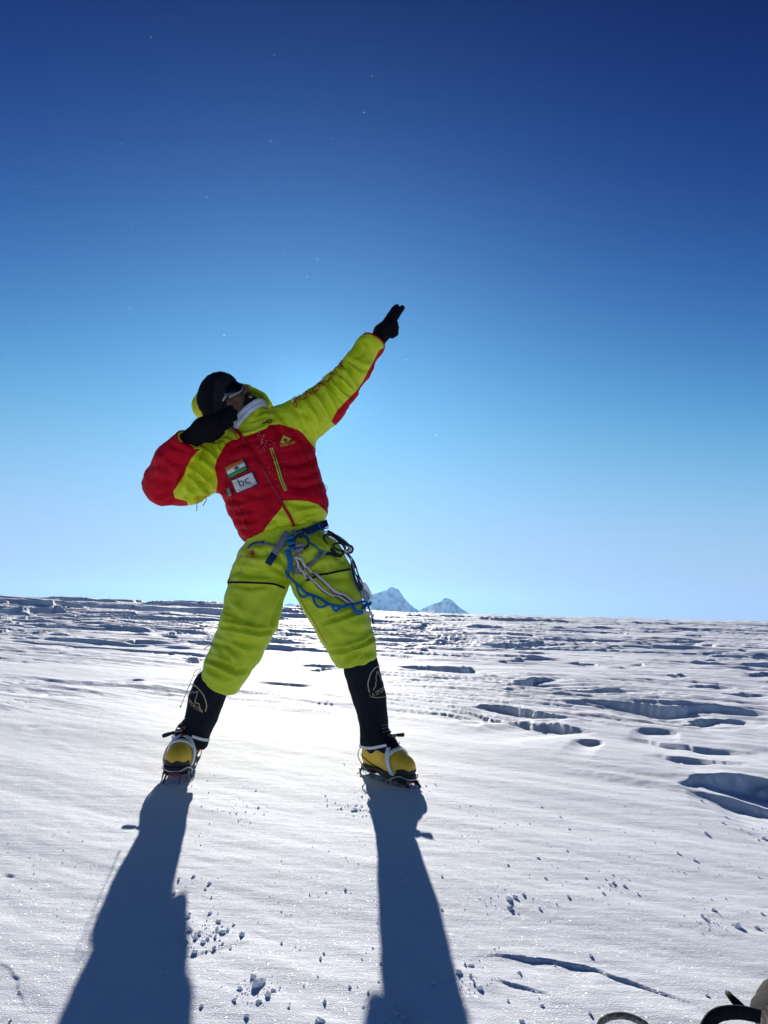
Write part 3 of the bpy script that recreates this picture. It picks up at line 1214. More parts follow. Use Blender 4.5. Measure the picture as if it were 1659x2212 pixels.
# ------------------------------------------------------------------ the climber
M_LIME = material('lime_nylon', (0.55, 0.65, 0.012), 0.45, spec=0.3, bump=(420, 0.12), vary=0.05, vary_scale=14, crumple=(11, 0.28))
M_LIMET = material('lime_trouser_nylon', (0.45, 0.57, 0.018), 0.48, spec=0.28, bump=(420, 0.12), vary=0.05, vary_scale=14, crumple=(11, 0.28))
M_RED = material('red_nylon', (0.46, 0.002, 0.016), 0.6, spec=0.10, bump=(420, 0.12), vary=0.06, vary_scale=14, crumple=(11, 0.28))
M_BLACK = material('black_knit', (0.010, 0.010, 0.013), 0.9, spec=0.15, bump=(300, 0.5))
M_GLOVE = material('black_fleece', (0.005, 0.005, 0.008), 0.92, spec=0.12, bump=(220, 0.5))
M_HAT = material('navy_black_knit', (0.004, 0.005, 0.010), 0.92, spec=0.15, bump=(260, 0.7))
M_BAND = material('charcoal_marl_knit', (0.016, 0.018, 0.024), 0.95, spec=0.1, bump=(240, 0.9), vary=0.9, vary_scale=260)
M_SKIN = material('brown_skin', (0.10, 0.045, 0.030), 0.5, spec=0.4, bump=(130, 0.15), vary=0.12, vary_scale=30)
M_HAIR = material('black_beard', (0.008, 0.006, 0.006), 0.7, spec=0.3, bump=(400, 0.9))
M_TEETH = material('teeth', (0.75, 0.72, 0.66), 0.3)
M_BUFF = material('pale_grey_fleece', (0.62, 0.66, 0.74), 0.9, spec=0.1, bump=(160, 0.6), vary=0.15, vary_scale=30)
M_NAVY = material('navy_softshell', (0.007, 0.009, 0.018), 0.8, spec=0.15, bump=(300, 0.25), vary=0.2, vary_scale=20)
M_YELLOW = material('yellow_boot_rand', (0.84, 0.50, 0.035), 0.5, spec=0.4, bump=(200, 0.25), vary=0.12, vary_scale=22)
M_RUBBER = material('black_rubber', (0.018, 0.019, 0.022), 0.65, spec=0.4, bump=(120, 0.3))
M_STEEL = material('brushed_steel', (0.55, 0.56, 0.58), 0.32, metal=1.0)
M_DSTEEL = material('dark_steel', (0.10, 0.10, 0.11), 0.38, metal=1.0)
M_REDSTEEL = material('red_painted_steel', (0.55, 0.03, 0.03), 0.4, spec=0.5)
M_PLASTIC = material('pale_grey_plastic', (0.74, 0.77, 0.80), 0.35, spec=0.5, vary=0.05)
M_WEB = material('grey_webbing', (0.26, 0.27, 0.30), 0.8, spec=0.2, bump=(500, 0.5))
M_ORANGE = material('rust_orange_strap', (0.38, 0.11, 0.04), 0.6)
M_ZIPLIME = material('lime_zip', (0.45, 0.55, 0.06), 0.5)
M_ZIPDARK = material('dark_zip', (0.006, 0.007, 0.011), 0.8, spec=0.1)
M_PRED = material('red_print', (0.42, 0.02, 0.02), 0.55)
M_PLIME = material('lime_print', (0.50, 0.58, 0.06), 0.55)
M_PTAN = material('tan_print', (0.42, 0.33, 0.18), 0.55)
M_WHITE = material('white_thread', (0.74, 0.75, 0.78), 0.8, bump=(600, 0.4), vary=0.08, vary_scale=120)
M_SAFFRON = material('saffron_thread', (0.72, 0.17, 0.02), 0.8, bump=(600, 0.4), vary=0.12, vary_scale=120)
M_GREEN = material('green_thread', (0.05, 0.26, 0.05), 0.8, bump=(600, 0.4), vary=0.12, vary_scale=120)
M_NAVYT = material('navy_thread', (0.012, 0.016, 0.05), 0.8, bump=(600, 0.4))
M_LENS = material('dark_lens', (0.006, 0.005, 0.006), 0.08, spec=0.8)
M_LINING = material('red_lining', (0.30, 0.008, 0.02), 0.6)

YH, YTO, YHD = 2.97, 2.97, 2.97
# feet: heel and toe on the snow
HEEL_R, TOE_R = on_ground(787, 1664), on_ground(884, 1697)
TOE_L = on_ground(374, 1689)
fL = np.array([0.04, -0.9992, 0])
HEEL_L = TOE_L - fL * 0.29
fR = (TOE_R - HEEL_R) / np.linalg.norm(TOE_R - HEEL_R)
PERSON = empty('person', tuple(0.5 * (HEEL_L + TOE_R)))
tag(PERSON, 'person in lime and red down suit, legs wide, one arm pointing skyward', 'person')

# ---- head frame
HG = np.array([0.45, -0.50, 0.74])
HG /= np.linalg.norm(HG)
HU = np.array([-0.85, 0.02, 0.53])
HU -= HG * (HU @ HG)
HU /= np.linalg.norm(HU)
HR = np.cross(HG, HU)
HC = at(499, 880, YHD)
HAX = np.stack([HR, HG, HU])                 # rows: right, forward, up


def hp(x, y, z):
    return (HC + x * HR + y * HG + z * HU).astype(np.float32)


# ---- joints (photo x, y, distance, radius in photo px)
tor = [(565, 942, 86, .120), (571, 988, 108, .150), (586, 1042, 107, .158), (599, 1086, 105, .160), (611, 1118, 100, .158), (613, 1134, 96, .154), (614, 1146, 88, .144)]
LAT = 0.97 * CR + 0.24 * CU
AXT = at(616, 1152, YTO) - at(560, 930, YTO)
AXT /= np.linalg.norm(AXT)
LAT -= AXT * (LAT @ AXT)
LAT /= np.linalg.norm(LAT)
DEP = np.cross(AXT, LAT)
S_TOR = [(at(x, y, YTO), w * depth_of(at(x, y, YTO)) / F_PX, d) for x, y, w, d in tor]
ARM_L = [J(512, 968, 2.97, 50), J(455, 1006, 2.955, 54), J(400, 1036, 2.94, 52), J(356, 1050, 2.93, 44)]       # bent arm, image left
FORE_L = [J(352, 1044, 2.92, 42), J(376, 1000, 2.85, 42), J(408, 952, 2.77, 30)]
ARM_R = [J(604, 930, 2.97, 50), J(660, 905, 2.97, 47), J(700, 877, 2.985, 43), J(733, 840, 3.0, 37), J(768, 797, 3.02, 31), J(800, 748, 3.04, 27.5), J(814, 728, 3.05, 26)]
CUFF_L_P, CUFF_L_N = at(407, 950, 2.77), at(412, 943, 2.755) - at(400, 962, 2.785)
CUFF_R_P, CUFF_R_N = at(807, 739, 3.045), at(814, 728, 3.05) - at(800, 749, 3.04)
HOOD_C = at(502, 876, YHD + 0.05)
HOODN = 0.35 * HG + np.array([0.02, -0.75, 0.12])
HOODN /= np.linalg.norm(HOODN)
NECK0, NECK1 = at(556, 936, YHD), at(530, 898, YHD - 0.01)


def f_hood(P):
    ax = np.stack([CR, CU, CF])
    o = ellip(P, HOOD_C, (0.173, 0.116, 0.135), ax)
    i = ellip(P, HOOD_C + 0.01 * CU - 0.012 * CF, (0.138, 0.098, 0.120), ax)
    bulge = ellip(P, at(570, 876, YHD - 0.02), (0.040, 0.070, 0.085), ax)
    o = smin(o, bulge, 0.03)
    cutp = plane_cut(P, HC - 0.005 * HOODN, HOODN)
    h = smax(smax(o, -i, 0.014), cutp, 0.02)
    return h


COLN = np.cross(at(566, 876, YHD) - at(503, 927, YHD), at(534, 901, YHD) - CPOS)
COLN = COLN / np.linalg.norm(COLN) * (1 if COLN[2] > 0 else -1)


def f_collar(P):
    o = rcone(P, (NECK0.astype(np.float32), np.float32(0.112)), (at(536, 912, YHD - 0.015).astype(np.float32), np.float32(0.090)))
    i = rcone(P, (at(548, 920, YHD).astype(np.float32), np.float32(0.062)), (at(515, 880, YHD - 0.02).astype(np.float32), np.float32(0.085)))
    o = smax(o, plane_cut(P, at(503, 927, YHD), COLN), 0.012)
    return smax(o, -i, 0.016)


def f_jacket(P):
    t = slices(P, S_TOR, LAT, DEP) - 0.004
    t = smin(t, chain(P, [J(520, 966, 2.985, 42), J(565, 956, 2.985, 38), J(622, 928, 2.98, 44)], 0.02), 0.04)
    a = chain(P, ARM_L, 0.03)
    f = smax(chain(P, FORE_L, 0.03), plane_cut(P, CUFF_L_P, CUFF_L_N), 0.012)
    b = smax(chain(P, ARM_R, 0.03), plane_cut(P, CUFF_R_P, CUFF_R_N), 0.010)
    d = smin(t, a, 0.035)
    d = smin(d, b, 0.045)
    d = smin(d, f, 0.018)
    d = smin(d, f_collar(P), 0.02)
    d = smin(d, f_hood(P), 0.012)
    return d


jlo = np.array([-1.16, 2.55, 0.86])
jhi = np.array([0.12, 3.25, 1.93])
JV, JQ = surface(f_jacket, jlo, jhi, 0.0060, smooth=2)
JN = vnormals(JV, JQ)
# quilted down chambers and folds
bones_j = [(ARM_L[0][0], ARM_L[-1][0]), (FORE_L[0][0], FORE_L[-1][0]), (ARM_R[0][0], ARM_R[3][0]), (ARM_R[3][0], ARM_R[-1][0]), (S_TOR[0][0], S_TOR[-1][0])]
JV = folds(JV, JN, bones_j[:4], 0.0020, 15.0, 3, fade=(0.10, 0.13))


def crumple_verts(V, Nn, amp, sc, seed):
    w = V * sc + 0.9 * np.stack([noise3(V * sc * .6 + 3.1 * k, seed + k) for k in range(3)], -1)
    n = 0.6 - 2 * np.abs(noise3(w, seed + 5)) + 0.5 * (0.5 - 2 * np.abs(noise3(w * 2.1 + 9, seed + 6)))
    return V + Nn * (amp * n)[:, None]


JV = crumple_verts(JV, JN, 0.0042, 13.0, 90)
JN = vnormals(JV, JQ)
JCREASE = [
    # pointing arm: folds bunch at the elbow and fan into the armpit
    ([(650, 873), (664, 900), (668, 930)], .009, 7), ([(668, 860), (688, 893), (694, 925)], .010, 7), ([(676, 842), (692, 850), (700, 872), (722, 905)], .011, 6),
    ([(700, 822), (716, 842), (742, 870)], .012, 6), ([(716, 812), (738, 840), (760, 855)], .011, 6), ([(741, 782), (754, 800), (780, 836)], .010, 6),
    ([(724, 804), (744, 815), (768, 845)], .007, 5), ([(635, 880), (650, 905), (655, 925)], .007, 6), ([(592, 905), (602, 940)], .006, 6),
    ([(690, 935), (672, 905), (640, 885)], .006, 6), ([(745, 775), (775, 795), (800, 800)], .006, 5), ([(702, 905), (690, 880), (680, 866)], .007, 5),
    ([(735, 885), (722, 862), (705, 845)], .007, 5), ([(600, 890), (625, 920), (660, 960)], .005, 7),
    # bent arm
    ([(470, 985), (440, 960), (425, 962)], .008, 6), ([(475, 1010), (440, 985), (420, 975)], .008, 6), ([(468, 1040), (430, 1010), (404, 1000)], .010, 7),
    ([(455, 1060), (420, 1030), (396, 1018)], .009, 6), ([(430, 1070), (405, 1040), (388, 1030)], .008, 6), ([(470, 1028), (455, 1040), (420, 1060), (395, 1080)], .008, 6),
    ([(385, 1062), (392, 1030), (398, 1010)], .010, 6), ([(478, 1000), (455, 965), (450, 950)], .006, 5), ([(465, 1060), (440, 1072), (400, 1076)], .007, 5),
    ([(352, 980), (375, 1000), (400, 1005)], .005, 7), ([(330, 1030), (365, 1045), (385, 1040)], .006, 8), ([(340, 1075), (370, 1062), (382, 1055)], .008, 6), ([(350, 1085), (380, 1072)], .006, 5),
    ([(375, 960), (395, 975), (420, 978)], .007, 6), ([(330, 1010), (350, 1000), (370, 1020)], .004, 7),
    # body
    ([(700, 1088), (670, 1092), (640, 1090), (610, 1078)], .006, 7), ([(695, 1105), (660, 1112), (640, 1125)], .010, 6), ([(690, 1118), (665, 1126), (650, 1140)], .008, 5),
    ([(620, 1148), (600, 1140), (580, 1150)], .007, 6), ([(630, 1135), (590, 1125), (560, 1140)], .006, 7), ([(545, 1160), (570, 1148), (600, 1152)], .006, 5),
    ([(480, 1078), (510, 1085), (530, 1080)], .006, 6), ([(490, 1100), (520, 1105), (545, 1100)], .007, 6), ([(505, 1122), (530, 1126), (552, 1120)], .007, 5), ([(518, 1142), (540, 1148), (560, 1142)], .006, 5),
    ([(470, 1030), (500, 1040), (540, 1040)], .004, 9), ([(600, 1000), (640, 1005), (685, 990)], .005, 9), ([(620, 1050), (660, 1052), (700, 1040)], .006, 8), ([(615, 1025), (660, 1030), (695, 1015)], .004, 8),
    ([(480, 990), (510, 995), (545, 985)], .004, 9), ([(520, 1065), (560, 1072), (590, 1062)], .004, 8), ([(530, 955), (550, 975), (560, 1000)], .004, 7),
    # collar and hood
    ([(520, 930), (550, 925), (585, 905)], .007, 5), ([(530, 945), (560, 935), (585, 920)], .005, 4), ([(555, 900), (575, 885), (588, 890)], .006, 5), ([(560, 850), (570, 870), (565, 890)], .005, 5),
    ([(418, 845), (420, 875), (432, 905)], .006, 4), ([(470, 945), (490, 940), (505, 950)], .008, 5), ([(455, 960), (480, 950), (500, 962)], .006, 4), ([(540, 915), (565, 905), (580, 898)], .005, 4),
]
# down chambers of the body: shallow quilt seams across the torso
_dt = slices(JV.astype(np.float32), S_TOR, LAT, DEP)
_ta = (JV - S_TOR[0][0]) @ AXT + 0.014 * noise3(JV * 7, 61)
_sp = 0.062
_dq = np.abs(_ta / _sp - np.round(_ta / _sp)) * _sp
_armd = np.minimum(np.minimum(chain(JV.astype(np.float32), ARM_L[1:], 0), chain(JV.astype(np.float32), ARM_R[1:], 0)), chain(JV.astype(np.float32), FORE_L, 0))
_w = sstep(0.03, 0.0, _dt) * sstep(-0.01, 0.03, _armd)
JV = JV + JN * (_w * (-0.0042 * np.exp(-_dq / 0.006) + 0.0014) * (0.65 + 0.5 * noise3(JV * 8, 64)))[:, None]
JV = add_creases(JV, JN, [(a, b * 1.7, c) for a, b, c in JCREASE])
JN = vnormals(JV, JQ)
JT = to_tris(JQ)
jpx = project(JV)
RED_CHEST = [(526, 943), (549, 936), (560, 931), (576, 925), (580, 917.5), (594, 917.5), (602, 916), (617, 920), (643, 928), (656, 938), (672, 959), (679, 967), (760, 985), (760, 1130), (712, 1120), (703, 1104), (688, 1090), (666, 1083), (639, 1081), (609, 1082), (608, 1098), (594, 1114), (576, 1137), (563, 1158), (552, 1169.5), (545, 1200), (440, 1200), (440, 1110), (466, 1070), (470, 1040), (464, 1012), (467, 996), (477, 977), (489, 957), (500, 951), (516, 948)]
RED_SLEEVE = [(394, 925), (402, 950), (412, 962), (431, 972), (433, 968), (425, 977), (415, 988), (404, 1007), (398, 1025), (384, 1048), (374, 1062), (378, 1076), (404, 1083), (406, 1090), (395, 1110), (290, 1110), (290, 920), (380, 915)]
RED_STRIPE = [(716, 910), (728, 887), (744, 870), (758, 856), (772, 842), (785, 822), (793, 806), (806, 782), (819, 757), (830, 750), (850, 765), (800, 860), (735, 930)]
chestside = (JV @ LAT) * 0 + 1
phi_c = poly_signed(jpx, RED_CHEST)
# the chest panel belongs to the torso only
dT = slices(JV.astype(np.float32), S_TOR, LAT, DEP)
dA = np.minimum(np.minimum(chain(JV.astype(np.float32), ARM_L, 0), chain(JV.astype(np.float32), FORE_L, 0)), 9)
dF = chain(JV.astype(np.float32), FORE_L, 0)
phi_s = np.where(dF < dT - 0.02, poly_signed(jpx, RED_SLEEVE), np.minimum(poly_signed(jpx, RED_SLEEVE), 400 * (dT - 0.02)))
phi_r = poly_signed(jpx, RED_STRIPE)
phi_c = np.where((dF < dT - 0.03) & (dF < 0.02), -5.0, phi_c)
phi = np.maximum(np.maximum(phi_c, phi_s), phi_r)
(redV, redT), (limeV, limeT) = split_mesh(JV, JT, phi)
JACKET = mesh_obj('jacket', limeV, limeT, M_LIME, PERSON)
# the red panels: chest, sleeve, sleeve stripe
rpx = project(redV)
lab = np.where(rpx[:, 0] > 700, 2, 0)
_dF = chain(redV.astype(np.float32), FORE_L, 0)
lab = np.where((rpx[:, 0] < 440) & (poly_signed(rpx, RED_SLEEVE) > -2), 1, lab)
lab = np.where((rpx[:, 0] > 700) & (rpx[:, 1] > 935), 0, lab)
fl = lab[redT].max(1)
for k, nm in ((0, 'chest_panel'), (1, 'sleeve_panel'), (2, 'sleeve_stripe')):
    tr = redT[fl == k]
    if len(tr):
        u_, inv_ = np.unique(tr, return_inverse=True)
        mesh_obj(nm, redV[u_], inv_.reshape(-1, 3), M_RED, JACKET)
B_JACKET = bvh_of(JV, JT)

# ---- trousers
hip = [(610, 1118, 76, .118), (613, 1140, 80, .126), (618, 1165, 85, .134), (621, 1185, 104, .155), (622, 1206, 112, .160), (624, 1225, 112, .150)]
S_HIP = [(at(x, y, YH), w * depth_of(at(x, y, YH)) / F_PX, d) for x, y, w, d in hip]
LATH = 0.985 * CR + 0.17 * CU
AXH = S_HIP[-1][0] - S_HIP[0][0]
AXH = AXH / np.linalg.norm(AXH)
LATH -= AXH * (LATH @ AXH)
LATH /= np.linalg.norm(LATH)
DEPH = np.cross(AXH, LATH)
LEG_L = [J(572, 1222, 2.97, 62), J(560, 1258, 2.97, 61), J(548, 1300, 2.965, 60), J(536, 1345, 2.96, 59), J(516, 1395, 2.965, 53), J(492, 1440, 2.975, 48), J(474, 1476, 2.985, 40), J(462, 1500, 2.99, 36)]
LEG_R = [J(682, 1222, 2.975, 66), J(700, 1260, 2.975, 65), J(717, 1300, 2.975, 62), J(741, 1350, 2.975, 57), J(760, 1395, 2.98, 50), J(771, 1428, 2.985, 42), J(778, 1450, 2.99, 36)]
HEM_LP, HEM_LN = at(473, 1483, 2.98), at(462, 1500, 2.99) - at(484, 1455, 2.97) + 0.006 * CR * 0
HEM_RP, HEM_RN = at(770, 1433, 2.985), at(776, 1455, 2.99) - at(764, 1402, 2.98)


def f_trousers(P):
    h = slices(P, S_HIP, LATH, DEPH)
    l = smax(chain(P, LEG_L, 0.02), plane_cut(P, HEM_LP, HEM_LN), 0.012)
    r = smax(chain(P, LEG_R, 0.02), plane_cut(P, HEM_RP, HEM_RN), 0.012)
    return smin(smin(h, l, 0.03), smin(h, r, 0.03), 0.005)


TV, TQ = surface(f_trousers, np.array([-0.92, 2.66, 0.26]), np.array([0.12, 3.24, 1.02]), 0.007, smooth=2)
TN = vnormals(TV, TQ)
TV = folds(TV, TN, [(LEG_L[0][0], LEG_L[4][0]), (LEG_L[4][0], LEG_L[-1][0]), (LEG_R[0][0], LEG_R[4][0]), (LEG_R[4][0], LEG_R[-1][0])], 0.0012, 9.0, 23, 1.5)
TV = crumple_verts(TV, TN, 0.0036, 11.0, 130)
TN = vnormals(TV, TQ)
TCREASE = [
    ([(628, 1232), (600, 1205), (575, 1190)], .007, 6), ([(626, 1245), (596, 1230), (560, 1222)], .008, 7), ([(622, 1258), (590, 1246), (548, 1240)], .006, 7), ([(505, 1232), (540, 1240), (580, 1238)], .006, 7),
    ([(615, 1275), (600, 1310), (588, 1340)], .006, 6), ([(606, 1300), (590, 1340), (578, 1368)], .006, 6), ([(484, 1320), (520, 1335), (560, 1350)], .005, 9), ([(480, 1352), (510, 1356), (560, 1366), (590, 1362)], .010, 4),
    ([(462, 1388), (490, 1395), (520, 1415)], .010, 7), ([(470, 1372), (500, 1385), (535, 1392), (560, 1390)], .006, 7), ([(450, 1425), (478, 1432), (510, 1450), (535, 1445)], .010, 5), ([(446, 1440), (470, 1458), (500, 1468)], .007, 6),
    ([(492, 1300), (505, 1330), (500, 1360)], .005, 9), ([(556, 1290), (540, 1330), (530, 1370)], .005, 10), ([(500, 1262), (540, 1268), (590, 1262)], .004, 6), ([(475, 1400), (492, 1418), (500, 1440)], .007, 6),
    ([(645, 1262), (670, 1240), (700, 1225)], .007, 6), ([(642, 1250), (660, 1225), (690, 1205)], .007, 6), ([(700, 1180), (720, 1195), (740, 1215)], .006, 6), ([(655, 1210), (690, 1196), (720, 1200)], .006, 7),
    ([(660, 1300), (690, 1330), (700, 1346)], .005, 7), ([(694, 1346), (730, 1336), (775, 1320), (788, 1312)], .010, 4), ([(700, 1350), (720, 1372), (735, 1402)], .005, 8), ([(716, 1406), (750, 1402), (790, 1388), (806, 1376)], .010, 4),
    ([(740, 1430), (760, 1415), (795, 1400)], .009, 6), ([(770, 1434), (785, 1415), (805, 1405)], .009, 6), ([(745, 1360), (770, 1368), (800, 1362)], .006, 8), ([(730, 1380), (760, 1384), (795, 1376)], .005, 7), ([(665, 1275), (700, 1290), (740, 1285)], .004, 9),
    ([(690, 1240), (730, 1250), (760, 1245)], .004, 8), ([(535, 1190), (560, 1200), (590, 1196)], .006, 6), ([(525, 1200), (520, 1225), (500, 1245)], .005, 6),
]
TV = add_creases(TV, TN, [(a, b * 2.0, c) for a, b, c in TCREASE])
TN = vnormals(TV, TQ)
TT = to_tris(TQ)
TROUSERS = mesh_obj('trousers', TV, TT, M_LIMET, PERSON)
B_TROUS = bvh_of(TV, TT)

# ---- boots
def f_shell(q):
    """boot lower in boot coordinates: x forward, y side, z up from the sole"""
    heel = ellip(q, (.062, 0, .062), (.062, .044, .072))
    mid = rcone(q, (np.array([.06, 0, .060], np.float32), .046), (np.array([.20, 0, .050], np.float32), .050))
    toe = ellip(q, (.238, 0, .048), (.076, .056, .056))
    inst = rcone(q, (np.array([.085, 0, .115], np.float32), .050), (np.array([.195, 0, .070], np.float32), .050))
    d = smin(smin(heel, mid, .02), smin(toe, inst, .025), .02)
    return smax(d, -q[..., 2] + 0.012, .01)


def f_sole(q):
    m = q.copy()
    m[..., 2] = 0.035
    d = f_shell(m) - 0.004
    arch = 0.010 * np.exp(-((q[..., 0] - 0.115) / 0.03) ** 2)
    return smax(d, np.maximum(q[..., 2] - 0.026, -q[..., 2] + arch), .004)


BS = 0.93                                                      # boot scale


def build_boot(heel, fwd, shaft, label, lever_px, lever_Y, logo):
    up = np.array([0, 0, 1.0])
    side = np.cross(up, fwd)                                   # left of the boot
    base = np.array([heel[0], heel[1], ground_z(heel[0], heel[1]) + 0.020])
    ax = np.stack([fwd, side, up])

    def bp(x, y, z):
        return base + BS * (x * fwd + y * side + z * up)

    def local(P):
        return ((P - base.astype(np.float32)) @ ax.T.astype(np.float32)) / np.float32(BS)

    def f_gaiter(P):
        q = local(P)
        s = chain(P, shaft, 0.006)
        ank = ellip(q, (.090, 0, .112), (.088, .054, .066))
        inst = rcone(q, (np.array([.10, 0, .125], np.float32), .050), (np.array([.175, 0, .088], np.float32), .046))
        d = smin(smin(s, ank, 0.02), inst, 0.02)
        low = 0.088 + 0.030 * np.cos((q[..., 0] - 0.12) * 20) * -1 + 0.02
        return smax(d, (0.064 + 0.030 * np.abs((q[..., 0] - 0.13) / 0.1)) - q[..., 2], 0.006)
    lo = np.minimum(base - 0.13, np.min([j[0] for j in shaft], 0) - 0.12)
    hi = np.maximum(base + np.array([.14, .14, .2]), np.max([j[0] for j in shaft], 0) + 0.11)
    lo[2] = base[2] + 0.03
    V, Q = surface(f_gaiter, lo, hi, 0.0062, smooth=2)
    Nn = vnormals(V, Q)
    V = folds(V, Nn, [(np.asarray(shaft[0][0], float), np.asarray(shaft[-1][0], float))], 0.0032, 16.0, 40, 1.6)
    boot = mesh_obj('boot', V, to_tris(Q), M_NAVY, PERSON)
    tag(boot, label)
    bg = bvh_of(V, to_tris(Q))
    # yellow lower, black toe cap, sole: built in boot coordinates
    SV, SQ = surface(f_shell, np.array([-.03, -.08, -.01]), np.array([.34, .08, .19]), 0.005, smooth=2)
    capphi = np.minimum((SV[:, 0] - 0.268) * 100, (0.046 + 0.004 * np.sin(SV[:, 1] * 130) - SV[:, 2]) * 100)
    (cv, ct), (yv, yt) = split_mesh(SV, SQ, capphi)
    # raised welt lines on the rand
    W = lambda A: base + BS * (A @ ax)
    mesh_obj('rand', W(yv), yt, M_YELLOW, boot)
    cn = vnormals(cv, ct)
    mesh_obj('toe_cap', W(cv + cn * 0.0025), ct, M_RUBBER, boot)
    OV, OQ = surface(f_sole, np.array([-.04, -.09, -.012]), np.array([.35, .09, .04]), 0.0045, smooth=1)
    mesh_obj('sole', W(OV), to_tris(OQ), M_RUBBER, boot)
    bs = bvh_of(W(SV), to_tris(SQ))
    shell_b = [bs]

    def on_shell(x, y, z, lift=0.004):
        p = bp(x, y, z)
        h, nn, _, _ = bs.find_nearest(Vector(p))
        return np.array(h) + np.array(nn) * lift, np.array(nn)

    def shell_line(pts, n, lift=0.004):
        L = [on_shell(*p, lift=lift) for p in resample(pts, n)]
        return np.array([a for a, _ in L]), np.array([b for _, b in L])
    for sgn in (-1, 1):
        P, _ = shell_line([(.005, sgn * .04, .060), (.06, sgn * .05, .050), (.11, sgn * .05, .030), (.18, sgn * .055, .022), (.25, sgn * .055, .026)], 26, 0.001)
        tube('welt', P, 0.0022, M_RUBBER, boot, 6)
    # crampon: plates, points, bails, toe cage, straps, lever
    v, f = join_geo([box_geo(bp(.235, 0, -.004), ax, (.060, .046, .0025)), box_geo(bp(.055, 0, -.004), ax, (.048, .034, .0025)), box_geo(bp(.14, 0, -.006), ax, (.055, .010, .0015))])
    mesh_obj('crampon_plate', v, f, M_DSTEEL, boot, smooth=False)
    v, f = box_geo(bp(.240, 0, -.0095), ax, (.050, .030, .003))
    mesh_obj('anti_snow_plate', v, f, M_REDSTEEL, boot, smooth=False)
    pts = [(.302, .030, 1.25, .030), (.302, -.030, 1.25, .030), (.270, .050, .35, .034), (.270, -.050, .35, .034), (.220, .050, 0, .032), (.220, -.050, 0, .032), (.180, .044, -.1, .030), (.180, -.044, -.1, .030), (.088, .036, 0, .030), (.088, -.036, 0, .030), (.014, .030, -.2, .030), (.014, -.030, -.2, .030)]
    for (x, y, lean, L) in pts:
        a, b = bp(x, y, -.003), bp(x + lean * 0.032, y * 1.08, -.003 - L)
        mid = bp(x + lean * 0.020, y * 1.05, -.003 - L * 0.5)
        v, f = tube_geo(np.array([bp(x - .002, y, .001), a, mid, b]), [.008, .0075, .0050, .0012], flat=(1, .0019), nrm=np.array([side] * 4))
        mesh_obj('crampon_point', v, f, M_DSTEEL, boot, smooth=False)
    P = resample([bp(.232, .058, -.004), bp(.262, .060, .012), bp(.292, .048, .022), bp(.312, .028, .012), bp(.320, 0, .010), bp(.312, -.028, .012), bp(.292, -.048, .022), bp(.262, -.060, .012), bp(.232, -.058, -.004)], 40)
    tube('toe_bail', P, 0.0026, M_STEEL, boot, 7)
    P = resample([bp(.085, .046, -.004), bp(.050, .052, .020), bp(.010, .046, .050), bp(-.012, .020, .075), bp(-.014, 0, .080), bp(-.012, -.020, .075), bp(.010, -.046, .050), bp(.050, -.052, .020), bp(.085, -.046, -.004)], 40)
    tube('heel_bail', P, 0.0022, M_STEEL, boot, 7)
    # A-shaped plastic cage over the toes
    parts = []
    for sgn in (-1, 1):
        P, Nn = shell_line([(.255, sgn * .062, .006), (.246, sgn * .060, .030), (.228, sgn * .050, .060), (.206, sgn * .034, .088), (.188, sgn * .017, .106)], 20, 0.005)
        parts.append(tube_geo(P, np.interp(np.linspace(0, 1, 20), [0, .15, 1], [1.15, 1.0, .95]), flat=(.0088, .0034), nrm=Nn))
    P, Nn = shell_line([(.190, -.018, .105), (.184, 0, .112), (.190, .018, .105)], 9, 0.005)
    parts.append(tube_geo(P, 1.0, flat=(.0080, .0033), nrm=Nn))
    P, Nn = shell_line([(.214, -.040, .080), (.218, 0, .092), (.214, .040, .080)], 15, 0.005)
    parts.append(tube_geo(P, 1.0, flat=(.0068, .0031), nrm=Nn))
    v, f = join_geo(parts)
    mesh_obj('toe_cage', v, f, M_PLASTIC, boot, smooth=False)
    near = lambda p, l: (lambda h: np.array(h[0]) + np.array(h[1]) * l)(min((b.find_nearest(Vector(p)) for b in (bg, bs)), key=lambda h: (Vector(p) - h[0]).length))
    P = np.array([near(bp(*p), .007) for p in resample([(.192, 0, .108), (.172, 0, .135), (.158, 0, .155)], 8)])
    v, f = tube_geo(P, 1.0, flat=(.008, .0018), nrm=np.array([fwd * .6 + up * .8] * 8))
    mesh_obj('cage_strap', v, f, M_ORANGE, boot, smooth=False)
    loop = [(.165, .030, .128), (.130, .058, .108), (.080, .062, .100), (.030, .052, .100), (-.004, .022, .100), (-.006, -.022, .100), (.030, -.052, .100), (.080, -.062, .100), (.130, -.058, .108), (.165, -.030, .128)]
    out = []
    for p in resample(loop, 44):
        w = bp(*p)
        c = bp(.08, 0, p[2])
        d = Vector(w - c).normalized()
        best = None
        for b in (bg, bs):
            h = b.ray_cast(Vector(c) + d * 0.2, -d)
            if h[0] is not None and (best is None or (h[0] - Vector(c)).length > (best - Vector(c)).length):
                best = h[0]
        q = np.array(best) if best is not None else w
        out.append((q + np.array(d) * 0.006, np.array(d)))
    P, Nn = np.array([o[0] for o in out]), np.array([o[1] for o in out])
    for _ in range(2):
        P[1:-1] = .25 * P[:-2] + .5 * P[1:-1] + .25 * P[2:]
    v, f = tube_geo(P, 1.0, flat=(.0055, .0016), nrm=Nn)
    mesh_obj('ankle_strap', v, f, M_WHITE, boot, smooth=False)
    # lever handle sticking out at the front of the ankle
    root = near(bp(.165, 0, .150), .004)
    tip = at(lever_px[0], lever_px[1], lever_Y)
    d = (tip - root)
    tube('lever_arm', np.array([root, root + d * .35, root + d * .5]), 0.0035, M_STEEL, boot, 7)
    tube('lever_handle', np.array([root + d * .45, root + d * .5, root + d * .9, root + d]), np.array([.004, .0068, .0085, .0070]), M_RUBBER, boot, 10)
